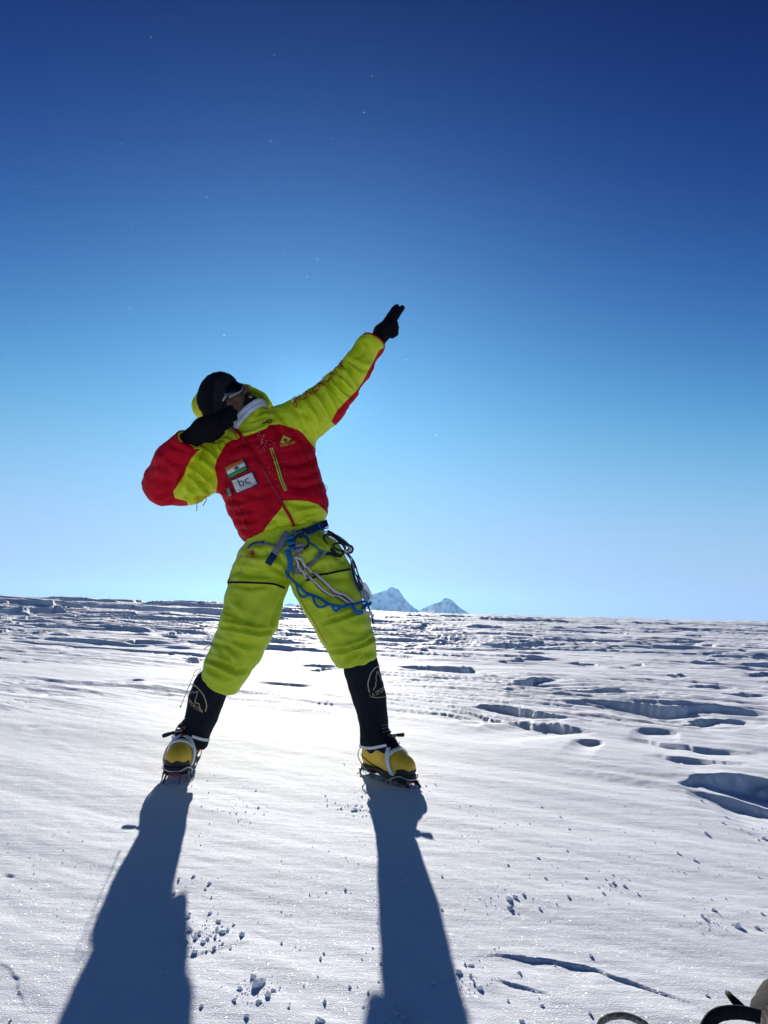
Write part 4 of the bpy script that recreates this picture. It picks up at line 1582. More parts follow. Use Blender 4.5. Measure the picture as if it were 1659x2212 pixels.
    v, f = box_geo(root + d * .2, ax, (.010, .012, .007), .3)
    mesh_obj('buckle', v, f, M_DSTEEL, boot, smooth=False)
    # laces hooks under the gaiter edge
    for k in range(4):
        z = .150 + .016 * k
        P = np.array([near(bp(.150 - .012 * k, y, z), .002) for y in np.linspace(-.022, .022, 7)])
        tube('lace', P, 0.0013, M_WEB, boot, 5)
    return boot, bg, bs


SH_L = [J(476, 1458, 2.985, 34), J(457, 1482, 2.99, 37), J(446, 1510, 2.995, 37), J(436, 1545, 3.0, 33), J(421, 1585, 3.005, 30), J(416, 1612, 3.005, 31)]
SH_R = [J(774, 1412, 2.985, 35), J(781, 1445, 2.99, 37), J(788, 1472, 2.995, 36), J(798, 1506, 3.0, 35), J(806, 1552, 3.005, 30), J(810, 1598, 3.01, 32)]
BOOT_L, BG_L, BS_L = build_boot(HEEL_L, fL, SH_L, 'boot pointing at the camera, left leg in the picture', (352, 1590), 2.87, None)
BOOT_R, BG_R, BS_R = build_boot(HEEL_R, fR, SH_R, 'boot turned outward, right leg in the picture', (873, 1587), 2.93, None)

# ---- gloves
def build_glove(joints, palm, label, lo, hi, cutp=None):
    def f(P):
        d = chain(P, palm, 0.012)
        for c in joints:
            d = smin(d, chain(P, c, 0.004), 0.006)
        if cutp is not None:
            d = smax(d, cutp(P), 0.004)
        return d
    V, Q = surface(f, lo, hi, 0.0036, smooth=1)
    o = mesh_obj('glove', V, to_tris(Q), M_GLOVE, PERSON)
    tag(o, label)
    return bvh_of(V, to_tris(Q))


Yr = 3.045
B_GR = build_glove([[J(832, 700, Yr, 8.5), J(843, 682, Yr, 7.6), J(852, 668, Yr, 6.8), J(857, 663, Yr, 6.2)],
                    [J(843, 702, Yr - .012, 8), J(855, 684, Yr - .016, 7.2), J(864, 671, Yr - .018, 6.4), J(869, 665, Yr - .018, 6.0)],
                    [J(848, 704, Yr - .03, 8.5), J(854, 708, Yr - .055, 8), J(849, 714, Yr - .058, 7), J(842, 713, Yr - .045, 6.5)],
                    [J(848, 713, Yr - .028, 8.5), J(853, 719, Yr - .05, 8), J(847, 724, Yr - .052, 7), J(840, 722, Yr - .04, 6.5)],
                    [J(826, 724, Yr - .02, 8.5), J(838, 714, Yr - .058, 7.0), J(848, 702, Yr - .064, 6.2), J(855, 698, Yr - .060, 5.6)]],
                   [J(806, 752, Yr, 18), J(815, 737, Yr, 16), J(826, 718, Yr, 18.5), J(837, 707, Yr - .01, 17)], 'glove with two fingers held out', at(806, 760, Yr) - .12, at(865, 665, Yr) + .10)
Yl = 2.77
B_GL = build_glove([[J(462, 906, Yl - .005, 9), J(478, 893, Yl + .015, 8.5), J(492, 885, Yl + .03, 7.5), J(499, 882, Yl + .045, 6.8)],
                    [J(466, 914, Yl - .015, 9.5), J(484, 901, Yl, 8.8), J(499, 893, Yl + .015, 7.8), J(507, 891, Yl + .03, 7)],
                    [J(467, 923, Yl - .015, 9.5), J(485, 912, Yl, 8.8), J(499, 905, Yl + .012, 7.8), J(507, 903, Yl + .025, 7)],
                    [J(465, 933, Yl - .008, 9), J(480, 924, Yl + .008, 8.2), J(492, 919, Yl + .018, 7.2), J(499, 917, Yl + .028, 6.5)],
                    [J(440, 946, Yl + .01, 10), J(456, 948, Yl + .02, 8.8), J(470, 941, Yl + .03, 7.4), J(480, 933, Yl + .035, 6.2)]],
                   [J(402, 960, Yl + .02, 21), J(416, 946, Yl + .005, 21), J(440, 927, Yl - .01, 25), J(458, 917, Yl - .012, 24)], 'glove pressed against the cheek', at(404, 966, Yl) - .13, at(505, 880, Yl) + .12)
B_GLOVES = [B_GR, B_GL]

# ---- body: one continuous surface, the face modelled finely
E = lambda x, y, z, R, P: ellip(P, hp(x, y, z), R, HAX)


def hcap(P, a, b):
    return rcone(P, (hp(*a[:3]), np.float32(a[3])), (hp(*b[:3]), np.float32(b[3])))


def f_head(P):
    d = smin(E(0, -.012, .035, (.077, .096, .090), P), E(0, .024, -.045, (.058, .072, .080), P), .03)
    d = smin(d, E(0, .062, -.098, (.030, .030, .026), P), .02)                              # chin
    for s in (-1, 1):
        d = smin(d, E(s * .040, .066, -.028, (.026, .026, .022), P), .02)                   # cheekbones
        d = smin(d, E(s * .050, .015, -.075, (.018, .040, .028), P), .02)                   # jaw corner
    d = smin(d, hcap(P, (-.030, .084, .026, .013), (.030, .084, .026, .013)), .014)          # brow
    for s in (-1, 1):
        d = smax(d, -E(s * .032, .100, .006, (.017, .014, .011), P), .010)                  # eye sockets
        d = np.minimum(d, E(s * .031, .080, .005, (.012, .012, .012), P))                   # eyes
    d = smin(d, hcap(P, (0, .090, .012, .008), (0, .114, -.026, .012)), .010)                # nose
    for s in (-1, 1):
        d = smin(d, E(s * .014, .102, -.031, (.010, .011, .008), P), .006)
    d = smin(d, hcap(P, (-.020, .090, -.054, .007), (.020, .090, -.054, .007)), .008)        # lips
    d = smin(d, hcap(P, (-.018, .086, -.074, .008), (.018, .086, -.074, .008)), .008)
    d = smax(d, -E(0, .098, -.063, (.026, .016, .0075), P), .004)                            # open mouth
    for s in (-1, 1):
        d = smin(d, E(s * .079, -.010, -.008, (.010, .020, .032), P), .008)                 # ears
    return d


def f_body(P):
    d = f_head(P)
    n = rcone(P, (hp(0, -.018, -.060), np.float32(.055)), (at(556, 934, YHD).astype(np.float32), np.float32(.060)))
    d = smin(d, n, .02)
    t = slices(P, [(c, a * .80, b * .78) for c, a, b in S_TOR[:-1]] + [(S_HIP[2][0], S_HIP[2][1] * .82, .115), (S_HIP[4][0], S_HIP[4][1] * .80, .11)], LAT, DEP)
    d = smin(d, t, .03)
    sh = lambda js, k: [(p, np.float32(r * k)) for p, r in js]
    d = smin(d, chain(P, sh(ARM_L, .62), .02), .03)
    d = smin(d, chain(P, sh(FORE_L[:2], .6) + [J(410, 948, 2.77, 14), J(440, 925, 2.76, 16), J(462, 912, 2.755, 14)], .02), .02)
    d = smin(d, chain(P, sh(ARM_R[:-2], .62) + [J(812, 737, 3.045, 12), J(828, 714, 3.045, 12), J(838, 706, 3.04, 10)], .02), .03)
    d = smin(d, chain(P, sh(LEG_L[:-1], .68) + sh(SH_L[1:], .6), .02), .03)
    d = smin(d, chain(P, sh(LEG_R[:-1], .68) + sh(SH_R[1:], .6), .02), .03)
    for base, fw in ((HEEL_L, fL), (HEEL_R, fR)):
        b = np.array([base[0], base[1], .05])
        d = smin(d, rcone(P, ((b + fw * .09 + np.array([0, 0, .04])).astype(np.float32), np.float32(.022)), ((b + fw * .19 + np.array([0, 0, .02])).astype(np.float32), np.float32(.020))), .03)
    return d


hl, hh = HC - np.array([.17, .16, .15]), HC + np.array([.15, .13, .17])
BV, BQ = surface(f_body, np.array([-1.12, 2.62, 0.0]), np.array([0.22, 3.22, 2.0]), 0.016, fine=(hl, hh, 0.0036), smooth=1)
BODY = mesh_obj('body', BV, to_tris(BQ), M_SKIN, PERSON)
B_BODY = bvh_of(BV, to_tris(BQ))


def region_mesh(fn, h=0.0034, pad=0.02, smooth=1):
    return surface(fn, hl - pad, hh + pad, h, smooth=smooth)


def qloc(P):
    return (P - HC.astype(np.float32)) @ HAX.T.astype(np.float32)


def f_beard(P):
    q = qloc(P)
    jaw = smin(smin(E(0, .024, -.046, (.0605, .0745, .083), P), E(0, .063, -.101, (.033, .033, .029), P), .02), E(0, .076, -.062, (.033, .022, .032), P), .015)
    x, y, z = q[..., 0], q[..., 1], q[..., 2]
    top = np.where(np.abs(x) < .034, -.040, -.040 - .00 * np.abs(x)) - 0.85 * np.maximum(0.075 - y, 0)
    d = smax(jaw, z - top, .006)
    mouth = np.sqrt((x / .024) ** 2 + ((z + .064) / .0125) ** 2) - 1
    d = smax(d, -np.maximum(mouth * 0.014, 0.06 - y), .003)
    return smax(d, -y - .005, .01)


v_, q_ = region_mesh(f_beard)
vn_ = vnormals(v_, q_)
v_ = v_ + vn_ * (0.0018 * noise3(v_ * 260, 8))[:, None]
mesh_obj('beard', v_, to_tris(q_), M_HAIR, PERSON)
# upper teeth in the open mouth
P = np.array([hp(x, .090 - 18 * x * x, -.0592) for x in np.linspace(-.019, .019, 13)])
v, f = tube_geo(P, 1.0, flat=(.0042, .0022), nrm=np.array([HG] * 13))
mesh_obj('teeth', v, f, M_TEETH, PERSON)


def f_hat(P):
    q = qloc(P)
    d = smin(E(0, -.014, .046, (.090, .104, .096), P), E(0, .020, .080, (.082, .098, .080), P), .03)
    d = smin(d, E(0, -.03, -.01, (.092, .090, .06), P), .03)
    edge = .034 + 0.62 * np.minimum(q[..., 1] - .085, 0.0)
    return smax(d, edge - q[..., 2], .008)


v_, q_ = region_mesh(f_hat, 0.004)
vn_ = vnormals(v_, q_)
v_ = v_ + vn_ * (0.0016 * noise3(v_ * 90, 18) + 0.0010 * noise3(v_ * 300, 19))[:, None]
HAT = mesh_obj('beanie', v_, to_tris(q_), M_HAT, PERSON)


def f_band(P):
    q = qloc(P)
    d = smin(E(0, -.014, .046, (.096, .111, .103), P), E(0, -.03, -.01, (.097, .094, .067), P), .03)
    d = smin(d, E(0, .020, .078, (.088, .101, .083), P), .03)
    edge = .034 + 0.62 * np.minimum(q[..., 1] - .085, 0.0)
    return smax(smax(d, edge - q[..., 2], .008), q[..., 2] - edge - .055, .010)


v_, q_ = region_mesh(f_band, 0.004)
vn_ = vnormals(v_, q_)
v_ = v_ + vn_ * (0.0012 * noise3(v_ * 240, 28))[:, None]
mesh_obj('knit_band', v_, to_tris(q_), M_BAND, HAT)
B_HAT = bvh_of(v_, to_tris(q_))

# sunglasses: one wrap-round lens, pale frame, side arms
GL = empty_mesh = None
lens, rim_t, rim_b = [], [], []
na_, nb_ = 25, 7
for i in range(na_):
    a = math.radians(-62 + 124 * i / (na_ - 1))
    w = abs(i / (na_ - 1) * 2 - 1)
    zt = .034 - .006 * w
    zb = -.022 + .020 * max(0, w - .55) / .45 + .018 * math.exp(-(w / .16) ** 2)
    for j in range(nb_):
        z = zb + (zt - zb) * j / (nb_ - 1)
        bul = .004 * math.sin(math.pi * j / (nb_ - 1))
        lens.append(hp((.080 + bul) * math.sin(a), .020 + (.088 + bul) * math.cos(a) - .10 * max(0, -z) * 0.2, z))
    rim_t.append(lens[-1])
    rim_b.append(lens[-nb_])
Fc = [(i * nb_ + j, (i + 1) * nb_ + j, (i + 1) * nb_ + j + 1, i * nb_ + j + 1) for i in range(na_ - 1) for j in range(nb_ - 1)]
GLASSES = mesh_obj('sunglasses', lens, Fc, M_LENS, PERSON)
sm = GLASSES.modifiers.new('thickness', 'SOLIDIFY')
sm.thickness = 0.002
M_FRAME = material('pale_grey_frame', (0.30, 0.34, 0.36), 0.35, spec=0.5)
tube('lower_rim', np.array(rim_b), np.array([.0040, .0034, .0026, .0034, .0040]), M_FRAME, GLASSES, 7)
tube('upper_rim', np.array(rim_t), .0030, M_LENS, GLASSES, 7)
for s, e in ((1, -1), (-1, 0)):
    a = .5 * (np.array(rim_t[e]) + np.array(rim_b[e]))
    tube('temple_arm', np.array([a, a - HG * .02 + HR * s * .008, a - HG * .085 + HR * s * .010]), np.array([.006, .0048, .003]), M_FRAME, GLASSES, 7)

# pale neck gaiter folded under the chin: a soft ring round the neck, its front edge showing above the collar
arc = [(499, 928, 2.905), (505, 917, 2.885), (514, 903, 2.872), (525, 891, 2.868), (536, 880.5, 2.872), (548, 872, 2.885), (558, 867, 2.905), (566, 868, 2.935), (568, 876, 2.98), (556, 890, 3.02), (530, 908, 3.02), (506, 926, 2.97)]
ringp = np.array([at(x, y, Y) for x, y, Y in arc])
NECKG = tube('neck_gaiter', ringp, 0.0125, M_BUFF, PERSON, 12, True, n=60)
low = np.array([at(x + 4.5, y + 7.5, Y - .004) for x, y, Y in arc])
tube('gaiter_fold', low, 0.0105, M_BUFF, NECKG, 10, True, n=60)
B_ALL = [B_JACKET, B_TROUS]

# ------------------------------------------------------------------ jacket details
JB = [B_JACKET]
M_REDZIP = material('red_zip', (0.30, 0.006, 0.016), 0.45, spec=0.4)
zipA = [(523, 941), (532, 957), (541, 973), (555, 994), (569, 1016), (585, 1044), (600, 1071), (608, 1086)]
zipB = [(607, 1084), (617, 1100), (627, 1118), (634, 1133), (635, 1150)]
strap('front_zip', zipA, JB, 3.6, .0012, M_REDZIP, JACKET, .0035, 40)
strap('front_zip', zipB, JB, 6.5, .0018, M_RED, JACKET, .004, 24)
strap('front_zip', zipB, JB, 2.0, .0010, M_REDZIP, JACKET, .0075, 24)
strap('collar_zip', [(500, 928), (509, 930), (517, 936), (524, 945)], JB, 7, .0018, M_RED, JACKET, .005, 14)
cord('zip_pull', [(508, 936), (512, 946), (518, 950), (522, 946), (515, 938)], JB, .0016, M_RED, JACKET, .012, 18)
strap('pocket_zip', [(586, 969), (591, 984), (596, 1000), (606, 1031), (617, 1061)], JB, 6.8, .0018, M_ZIPLIME, JACKET, .004, 30)
strap('pocket_zip', [(586, 971), (591, 984), (596, 1000), (606, 1031), (616.5, 1060)], JB, 1.5, .0008, M_ZIPDARK, JACKET, .0085, 30)
cord('zip_pull', [(588, 975), (590, 986), (587, 994), (591, 998), (596, 992), (591, 982), (588, 975)], JB, .0015, M_RED, JACKET, .013, 20)
strap('side_zip', [(655, 963), (662, 982), (670, 1000), (681, 1020), (690, 1039), (694, 1056), (697, 1073)], JB, 2.6, .0010, M_REDZIP, JACKET, .003, 30)
strap('side_zip', [(485, 1039), (489, 1052), (496, 1068), (510, 1088), (521, 1108), (528, 1128), (535, 1143)], JB, 2.6, .0010, M_REDZIP, JACKET, .003, 30)
cord('zip_pull', [(501, 1078), (502, 1087), (506, 1094), (510, 1091), (507, 1082), (501, 1078)], JB, .0014, M_RED, JACKET, .010, 18)
cord('zip_pull', [(697, 1068), (699, 1076), (702, 1084), (704, 1094), (702, 1096), (698, 1084), (696, 1072)], JB, .0013, M_RED, JACKET, .008, 18)
# cord lock on the left of the chest
cord('draw_cord', [(497, 1062), (487, 1058), (482, 1062), (486, 1067), (497, 1065), (506, 1063), (503, 1058), (496, 1058)], JB, .0014, M_BLACK, JACKET, .010, 26)
P, Nn = drape([(499, 1063)], JB, .010)
v, f = box_geo(P[0], np.stack([LAT, AXT, DEP]), (.007, .016, .006), .5)
mesh_obj('cord_lock', v, f, M_WEB, JACKET, smooth=False)
cord('draw_cord', [(567, 915), (573, 912), (580, 909), (586, 909), (584, 916), (577, 914)], JB, .0022, M_BLACK, JACKET, .006, 18)
# cord ends hanging under the bent arm
cord('draw_cord', [(429, 1076), (427, 1083), (425, 1090), (426, 1097), (424, 1104)], JB, .0016, M_REDZIP, JACKET, .0, 14)
cord('draw_cord', [(443, 1072), (446, 1078), (444, 1083), (441, 1088), (438, 1093)], JB, .0016, M_REDZIP, JACKET, .0, 14)
cord('draw_cord', [(701, 1046), (705, 1050), (706, 1056), (704, 1060)], JB, .0012, M_REDZIP, JACKET, .002, 12)
# cuffs
def cuff_ring(name, c, axis, r, rad, mat, sq=1.0):
    axis = axis / np.linalg.norm(axis)
    e1 = np.cross(axis, CF)
    e1 /= np.linalg.norm(e1)
    e2 = np.cross(axis, e1)
    ring = np.array([c + r * (math.cos(a) * e1 + sq * math.sin(a) * e2) for a in np.linspace(0, 2 * math.pi, 41)[:-1]])
    return tube(name, ring, rad, mat, JACKET, 8, True)


def arm_r(js, p):
    best = min(((np.linalg.norm(p - (a[0] + t * (b[0] - a[0]))), a[1] + t * (b[1] - a[1]), a[0] + t * (b[0] - a[0])) for a, b in zip(js[:-1], js[1:]) for t in np.linspace(0, 1, 9)), key=lambda q: q[0])
    return best[1], best[2]


r_, c_ = arm_r(ARM_R, CUFF_R_P)
cuff_ring('cuff', CUFF_R_P, CUFF_R_N, r_ - .002, .0058, M_RED)
r_, c_ = arm_r(FORE_L, CUFF_L_P)
cuff_ring('cuff', c_ + 0 * CUFF_L_P, CUFF_L_N, r_ - .003, .0050, M_RED)
cuff_ring('cuff_lining', c_ + CUFF_L_N / np.linalg.norm(CUFF_L_N) * .002, CUFF_L_N, r_ - .010, .0045, M_LIME)
# patches: flag and club badge
FLAG = [(496, 1036), (539, 1014), (527, 989), (483, 1010)]
FP = sheet('flag_patch', FLAG, JB, M_NAVYT, JACKET, 12, 9, .004)
_e = .065
sheet('flag_stripe', FLAG, JB, M_SAFFRON, JACKET, 10, 3, .0062, region=(_e, .655, 1 - _e, .93))
FWB = [obj_bvh(sheet('flag_stripe', FLAG, JB, M_WHITE, JACKET, 10, 3, .0062, region=(_e, .36, 1 - _e, .65)))]
sheet('flag_stripe', FLAG, JB, M_GREEN, JACKET, 10, 3, .0062, region=(_e, .075, 1 - _e, .355))
ringp = quad_map(np.array([(.5 + .085 * math.cos(a), .505 + .135 * math.sin(a)) for a in np.linspace(0, 2 * math.pi, 25)]), FLAG)
cord('flag_wheel', ringp, FWB, .0012, M_NAVYT, JACKET, .0008, 40)
for a in np.linspace(0, math.pi, 7)[:-1]:
    q = quad_map(np.array([(.5 + .07 * math.cos(a) * t, .505 + .11 * math.sin(a) * t) for t in (-1, 1)]), FLAG)
    cord('flag_wheel_spoke', q, FWB, .0006, M_NAVYT, JACKET, .0008, 4, 4)
BADGE = [(512, 1066), (559, 1047), (546, 1018), (499, 1037)]
sheet('badge_patch', BADGE, JB, M_NAVYT, JACKET, 12, 9, .004)
BFB = [obj_bvh(sheet('badge_field', BADGE, JB, M_WHITE, JACKET, 10, 8, .0062, region=(.04, .06, .96, .94)))]


def in_quad(c, u0, v0, u1, v1):
    return quad_map(np.array([(u0, v0), (u1, v0), (u1, v1), (u0, v1)]), c)


M_INK = material('black_ink', (0.008, 0.009, 0.02), 0.6)
lettering('badge_lettering', 'bc', in_quad(BADGE, .24, .34, .72, .88), BFB, M_INK, JACKET, .0012)
lettering('badge_lettering', 'BOOTS & CRAMPONS', in_quad(BADGE, .10, .10, .92, .205), BFB, M_INK, JACKET, .0012)
cord('badge_line', quad_map(np.array([(.22, .28), (.5, .285), (.9, .28)]), BADGE), BFB, .0006, M_INK, JACKET, .0008, 12, 4)
cord('badge_peak', quad_map(np.array([(.36, .28), (.46, .34), (.53, .44), (.60, .34), (.72, .29)]), BADGE), BFB, .0006, M_INK, JACKET, .0008, 12, 4)
# printed emblem and name on the chest
z4 = lambda L: [(432 + .1953 * x, 891 + .1953 * y) for x, y in L]
fill_poly('chest_emblem', z4([(886, 336), (920, 256), (1010, 300), (972, 330), (951, 318), (972, 304), (930, 286), (918, 318), (945, 326), (928, 348)]), JB, M_PLIME, JACKET, .003)
lettering('chest_lettering', 'PIONEER CAMP', [(606, 967), (637, 958.5), (636, 952.5), (605, 961)], JB, M_PLIME, JACKET, .003)
lettering('sleeve_lettering', 'PIONEER CAMP', [(642, 876), (746, 790), (736, 775), (632, 859)], JB, M_PRED, JACKET, .007,
          curve=lambda uv, px: px + np.stack([uv[:, 0] * 0, 7 * np.sin(np.pi * uv[:, 0])], 1))
cord('sleeve_emblem', [(634, 873), (637, 879), (642, 881), (640, 873), (636, 868), (634, 873)], JB, .0016, M_PRED, JACKET, .003, 20)
# wind-blown snow stuck to the chest
rng = random.Random(4)
parts = []
for k in range(90):
    a = rng.random()
    x, y = 432 + .1953 * (660 + 240 * a + rng.gauss(0, 55)), 891 + .1953 * (230 + 470 * a + rng.gauss(0, 60))
    if rng.random() < .5:
        x, y = 432 + .1953 * (690 + rng.gauss(0, 35)), 891 + .1953 * (290 + rng.gauss(0, 60))
    h = cast(JB, x, y)
    if h is None:
        continue
    r = rng.uniform(.0004, .0014)
    p = h[0] + h[1] * r * .3
    d = [np.array([1, 0, 0]), np.array([0, 1, 0]), np.array([0, 0, 1])]
    parts.append(([p + d[0] * r, p - d[0] * r * .8, p + d[1] * r, p - d[1] * r, p + d[2] * r * 1.1, p - d[2] * r], [(0, 2, 4), (2, 1, 4), (1, 3, 4), (3, 0, 4), (2, 0, 5), (1, 2, 5), (3, 1, 5), (0, 3, 5)]))
v, f = join_geo(parts)
M_DUST = material('snow_dust', (0.85, 0.87, 0.9), 0.8)
tag(mesh_obj('snow_dust', v, f, M_DUST, JACKET, smooth=False), kind='stuff')

# a clump of wet snow on the shoulder, lit through by the sun
_h = cast(JB, 637, 874)
_c = at(637, 863.5, _h[0][1] + .02)
_V = np.array([(math.cos(a) * math.cos(b), math.sin(a) * math.cos(b), math.sin(b)) for b in np.linspace(-1.5, 1.5, 9) for a in np.linspace(0, 2 * math.pi, 13)[:-1]])
_V = _V * (1 + .4 * noise3(_V * 1.7 + 3, 5))[:, None] * np.array([.016, .010, .009]) + _c
_F = [(i * 12 + k, i * 12 + (k + 1) % 12, (i + 1) * 12 + (k + 1) % 12, (i + 1) * 12 + k) for i in range(8) for k in range(12)]
M_ICE = bpy.data.materials.new('ice_crystal')
M_ICE.use_nodes = True
_t = M_ICE.node_tree
_tr = _t.nodes.new('ShaderNodeBsdfTranslucent')
_tr.inputs['Color'].default_value = (0.95, 0.97, 1, 1)
_t.links.new(_tr.outputs[0], _t.nodes['Material Output'].inputs['Surface'])
mesh_obj('shoulder_snow', _V, _F, M_ICE, JACKET)

# ------------------------------------------------------------------ trouser details
TB = [B_TROUS]
strap('thigh_zip', [(494, 1258), (511, 1257.5), (528, 1257), (566, 1258), (588, 1260), (602, 1265), (614, 1270)], TB, 4.2, .0013, M_ZIPDARK, TROUSERS, .0035, 34)
strap('thigh_zip', [(663, 1255), (676, 1249), (691, 1242), (706, 1239), (722, 1236), (738, 1233), (755, 1230)], TB, 4.2, .0013, M_ZIPDARK, TROUSERS, .0035, 34)
cord('inner_seam', [(638, 1260), (645, 1284), (658, 1310), (674, 1335), (684, 1354), (695, 1374), (706, 1392)], TB, .0016, M_PRED, TROUSERS, .0005, 40)
strap('side_stripe', [(495, 1262), (493, 1256), (497, 1250)], TB, 4, .001, M_RED, TROUSERS, .002, 8)
z5 = lambda L: [(486 + .2116 * x, 1107 + .2116 * y) for x, y in L]
fill_poly('thigh_emblem', z5([(215, 428), (262, 392), (292, 378), (312, 412), (278, 446), (258, 430), (268, 412), (240, 412)]), TB, M_PRED, TROUSERS, .003)
lettering('thigh_lettering', 'PIONEER CAMP', [(519, 1204), (552, 1207.5), (552, 1202.5), (519, 1199)], TB, M_PRED, TROUSERS, .003)
cord('knee_cord', [(462, 1392), (456, 1393), (449, 1396), (441, 1402)], TB, .0016, M_BLACK, TROUSERS, .0, 10)
cord('knee_cord', [(802, 1358), (807, 1361), (813, 1362)], TB, .0014, M_BLACK, TROUSERS, .0, 8)

# gaiter badges and cords
LB, RB = [BG_L], [BG_R]
def curved(c):
    return lambda uv, px: px + c * np.sin(np.pi * uv[:, 0:1])
strap('gaiter_badge_ring', [(413, 1477), (418, 1479), (426, 1484), (432, 1491), (439, 1500), (443, 1509), (446, 1520), (446, 1528), (444, 1537)], LB, 2.4, .0006, M_PTAN, BOOT_L, .0015, 30)
strap('gaiter_badge_peak', [(409, 1500), (412, 1498), (415, 1495.5), (418, 1494), (419.5, 1497), (424, 1494.5), (428, 1494), (425, 1505), (421.5, 1518), (425, 1517), (427, 1520), (430, 1519.5), (432, 1528), (434, 1536)], LB, 1.8, .0006, M_PTAN, BOOT_L, .0015, 60)
lettering('gaiter_lettering', 'LA SPORTIVA', [(399, 1503), (437, 1540), (441, 1534), (404, 1497)], LB, M_PTAN, BOOT_L, .0025, curved(np.array([-3.0, 4.0])))
strap('gaiter_badge_ring', [(822, 1438), (818, 1439), (811, 1442), (805, 1448), (800, 1456), (797, 1466), (795, 1474), (795, 1482), (798, 1496)], RB, 2.4, .0006, M_PTAN, BOOT_R, .0015, 30)
strap('gaiter_badge_peak', [(806, 1491), (811.5, 1480), (810, 1477), (812.5, 1470), (811.5, 1464), (814, 1450), (816, 1455), (818, 1456), (821, 1464), (824, 1469)], RB, 1.8, .0006, M_PTAN, BOOT_R, .0015, 50)
lettering('gaiter_lettering', 'LA SPORTIVA', [(801, 1507), (846, 1477), (843, 1468), (798, 1499)], RB, M_PTAN, BOOT_R, .0025, curved(np.array([1.5, 3.0])))
strap('gaiter_seam', [(805, 1505), (812, 1507), (824, 1506), (834, 1505)], RB, 1.5, .0006, M_PTAN, BOOT_R, .0015, 16)
cord('gaiter_cord', [(436, 1446), (428, 1447), (422, 1452), (419, 1459), (424, 1461), (431, 1453), (436, 1446)], LB, .0014, M_BLACK, BOOT_L, .003, 24)
P = np.array([at(x, y, 2.985) for x, y in resample([(420, 1458), (415, 1466), (407, 1485), (399, 1505), (392, 1522), (389, 1528)], 18)])
tube('gaiter_cord', P, np.r_[np.full(15, .0013), .0028, .0032, .0015], M_BLACK, BOOT_L, 6)

# ------------------------------------------------------------------ harness
HB = [B_TROUS, B_JACKET]
M_HNAVY = material('navy_padding', (0.008, 0.030, 0.095), 0.75, spec=0.2, bump=(350, 0.4))
M_HBLUE = material('blue_webbing', (0.004, 0.12, 0.34), 0.7, spec=0.3, bump=(500, 0.5), vary=0.12, vary_scale=60)
M_HGREY = material('grey_harness_webbing', (0.20, 0.215, 0.25), 0.8, spec=0.2, bump=(450, 0.5), vary=0.1, vary_scale=80)
M_ROPEW = material('white_sling', (0.56, 0.55, 0.58), 0.85, bump=(500, 0.6), vary=0.15, vary_scale=150)
M_ROPED = material('dark_sling_edge', (0.06, 0.025, 0.02), 0.85)
M_CBLACK = material('black_anodised', (0.012, 0.015, 0.018), 0.3, metal=0.6, spec=0.5)
M_CGREY = material('grey_anodised', (0.16, 0.18, 0.20), 0.3, metal=0.9)
HARN = strap('harness', [(644, 1158), (655, 1153), (668, 1148), (682, 1141), (697, 1134), (705, 1131)], HB, 17, .005, M_HNAVY, PERSON, .002, 22)
hs = lambda n, p, w, m, lift=.006, k=20, th=.0016, taper=None: strap(n, p, HB, w, th, m, HARN, lift, k, taper)
hs('belt_edge', [(650, 1164), (664, 1160), (680, 1153), (704, 1143)], 2.4, M_HBLUE, .012)
hs('belt_strap', [(537, 1187), (545, 1180), (558, 1177), (575, 1177), (594, 1180), (607, 1182), (618, 1178)], 6, M_HGREY)
hs('belt', [(538, 1184), (548, 1177), (560, 1174), (572, 1173)], 5, M_HNAVY)
hs('gear_loop', [(679, 1134), (684, 1143), (691, 1152), (702, 1158), (714, 1163)], 4.5, M_HBLUE, .016)
hs('belt_strap', [(650, 1150), (655, 1156), (661, 1166), (665, 1172)], 8, M_HGREY, .014, 14, .0018, [1, 1, .8, .5])
hs('leg_strap', [(664, 1171), (672, 1177), (682, 1183), (692, 1189)], 3.6, M_HBLUE, .010)
hs('leg_loop', [(697, 1198), (708, 1197), (722, 1198), (735, 1202)], 8, M_HNAVY, .006, 14)
hs('leg_strap', [(700, 1189), (694, 1198), (684, 1211), (671, 1222)], 9, M_HGREY, .010, 18)
hs('leg_strap', [(669, 1220), (660, 1226), (650, 1232), (640, 1238)], 6, M_HGREY, .004, 12)
hs('leg_strap', [(620, 1190), (626, 1205), (631, 1222), (637, 1240)], 9, M_HGREY, .002, 16)
hs('leg_strap', [(640, 1185), (642, 1205), (643, 1222), (641, 1236)], 9, M_HGREY, .003, 16)
hs('strap_tail', [(622, 1155), (614, 1168), (606, 1181), (597, 1195), (588, 1209)], 15, M_HGREY, .016, 22, .0016)
hs('strap_tail_end', [(591, 1204), (588, 1209), (584, 1214)], 15.5, M_HNAVY, .0205, 8, .0018)
# buckles
def buckle(c, d, L, w, mat, lift):
    P, Nn = drape([c], HB, lift)
    a = at(c[0] + d[0], c[1] + d[1], P[0][1]) - at(c[0], c[1], P[0][1])
    a /= np.linalg.norm(a)
    b = np.cross(Nn[0], a)
    b /= np.linalg.norm(b)
    n = np.cross(a, b)
    px = depth_of(P[0]) / F_PX
    g = []
    for s in (-1, 1):
        g.append(box_geo(P[0] + b * s * w * px * .42, np.stack([a, b, n]), (L * px * .5, w * px * .10, .0032), .4))
    for t in (-.45, 0, .45):
        g.append(box_geo(P[0] + a * t * L * px, np.stack([a, b, n]), (L * px * .07, w * px * .42, .0034), .4))
    v, f = join_geo(g)
    mesh_obj('buckle', v, f, mat, HARN, smooth=False)


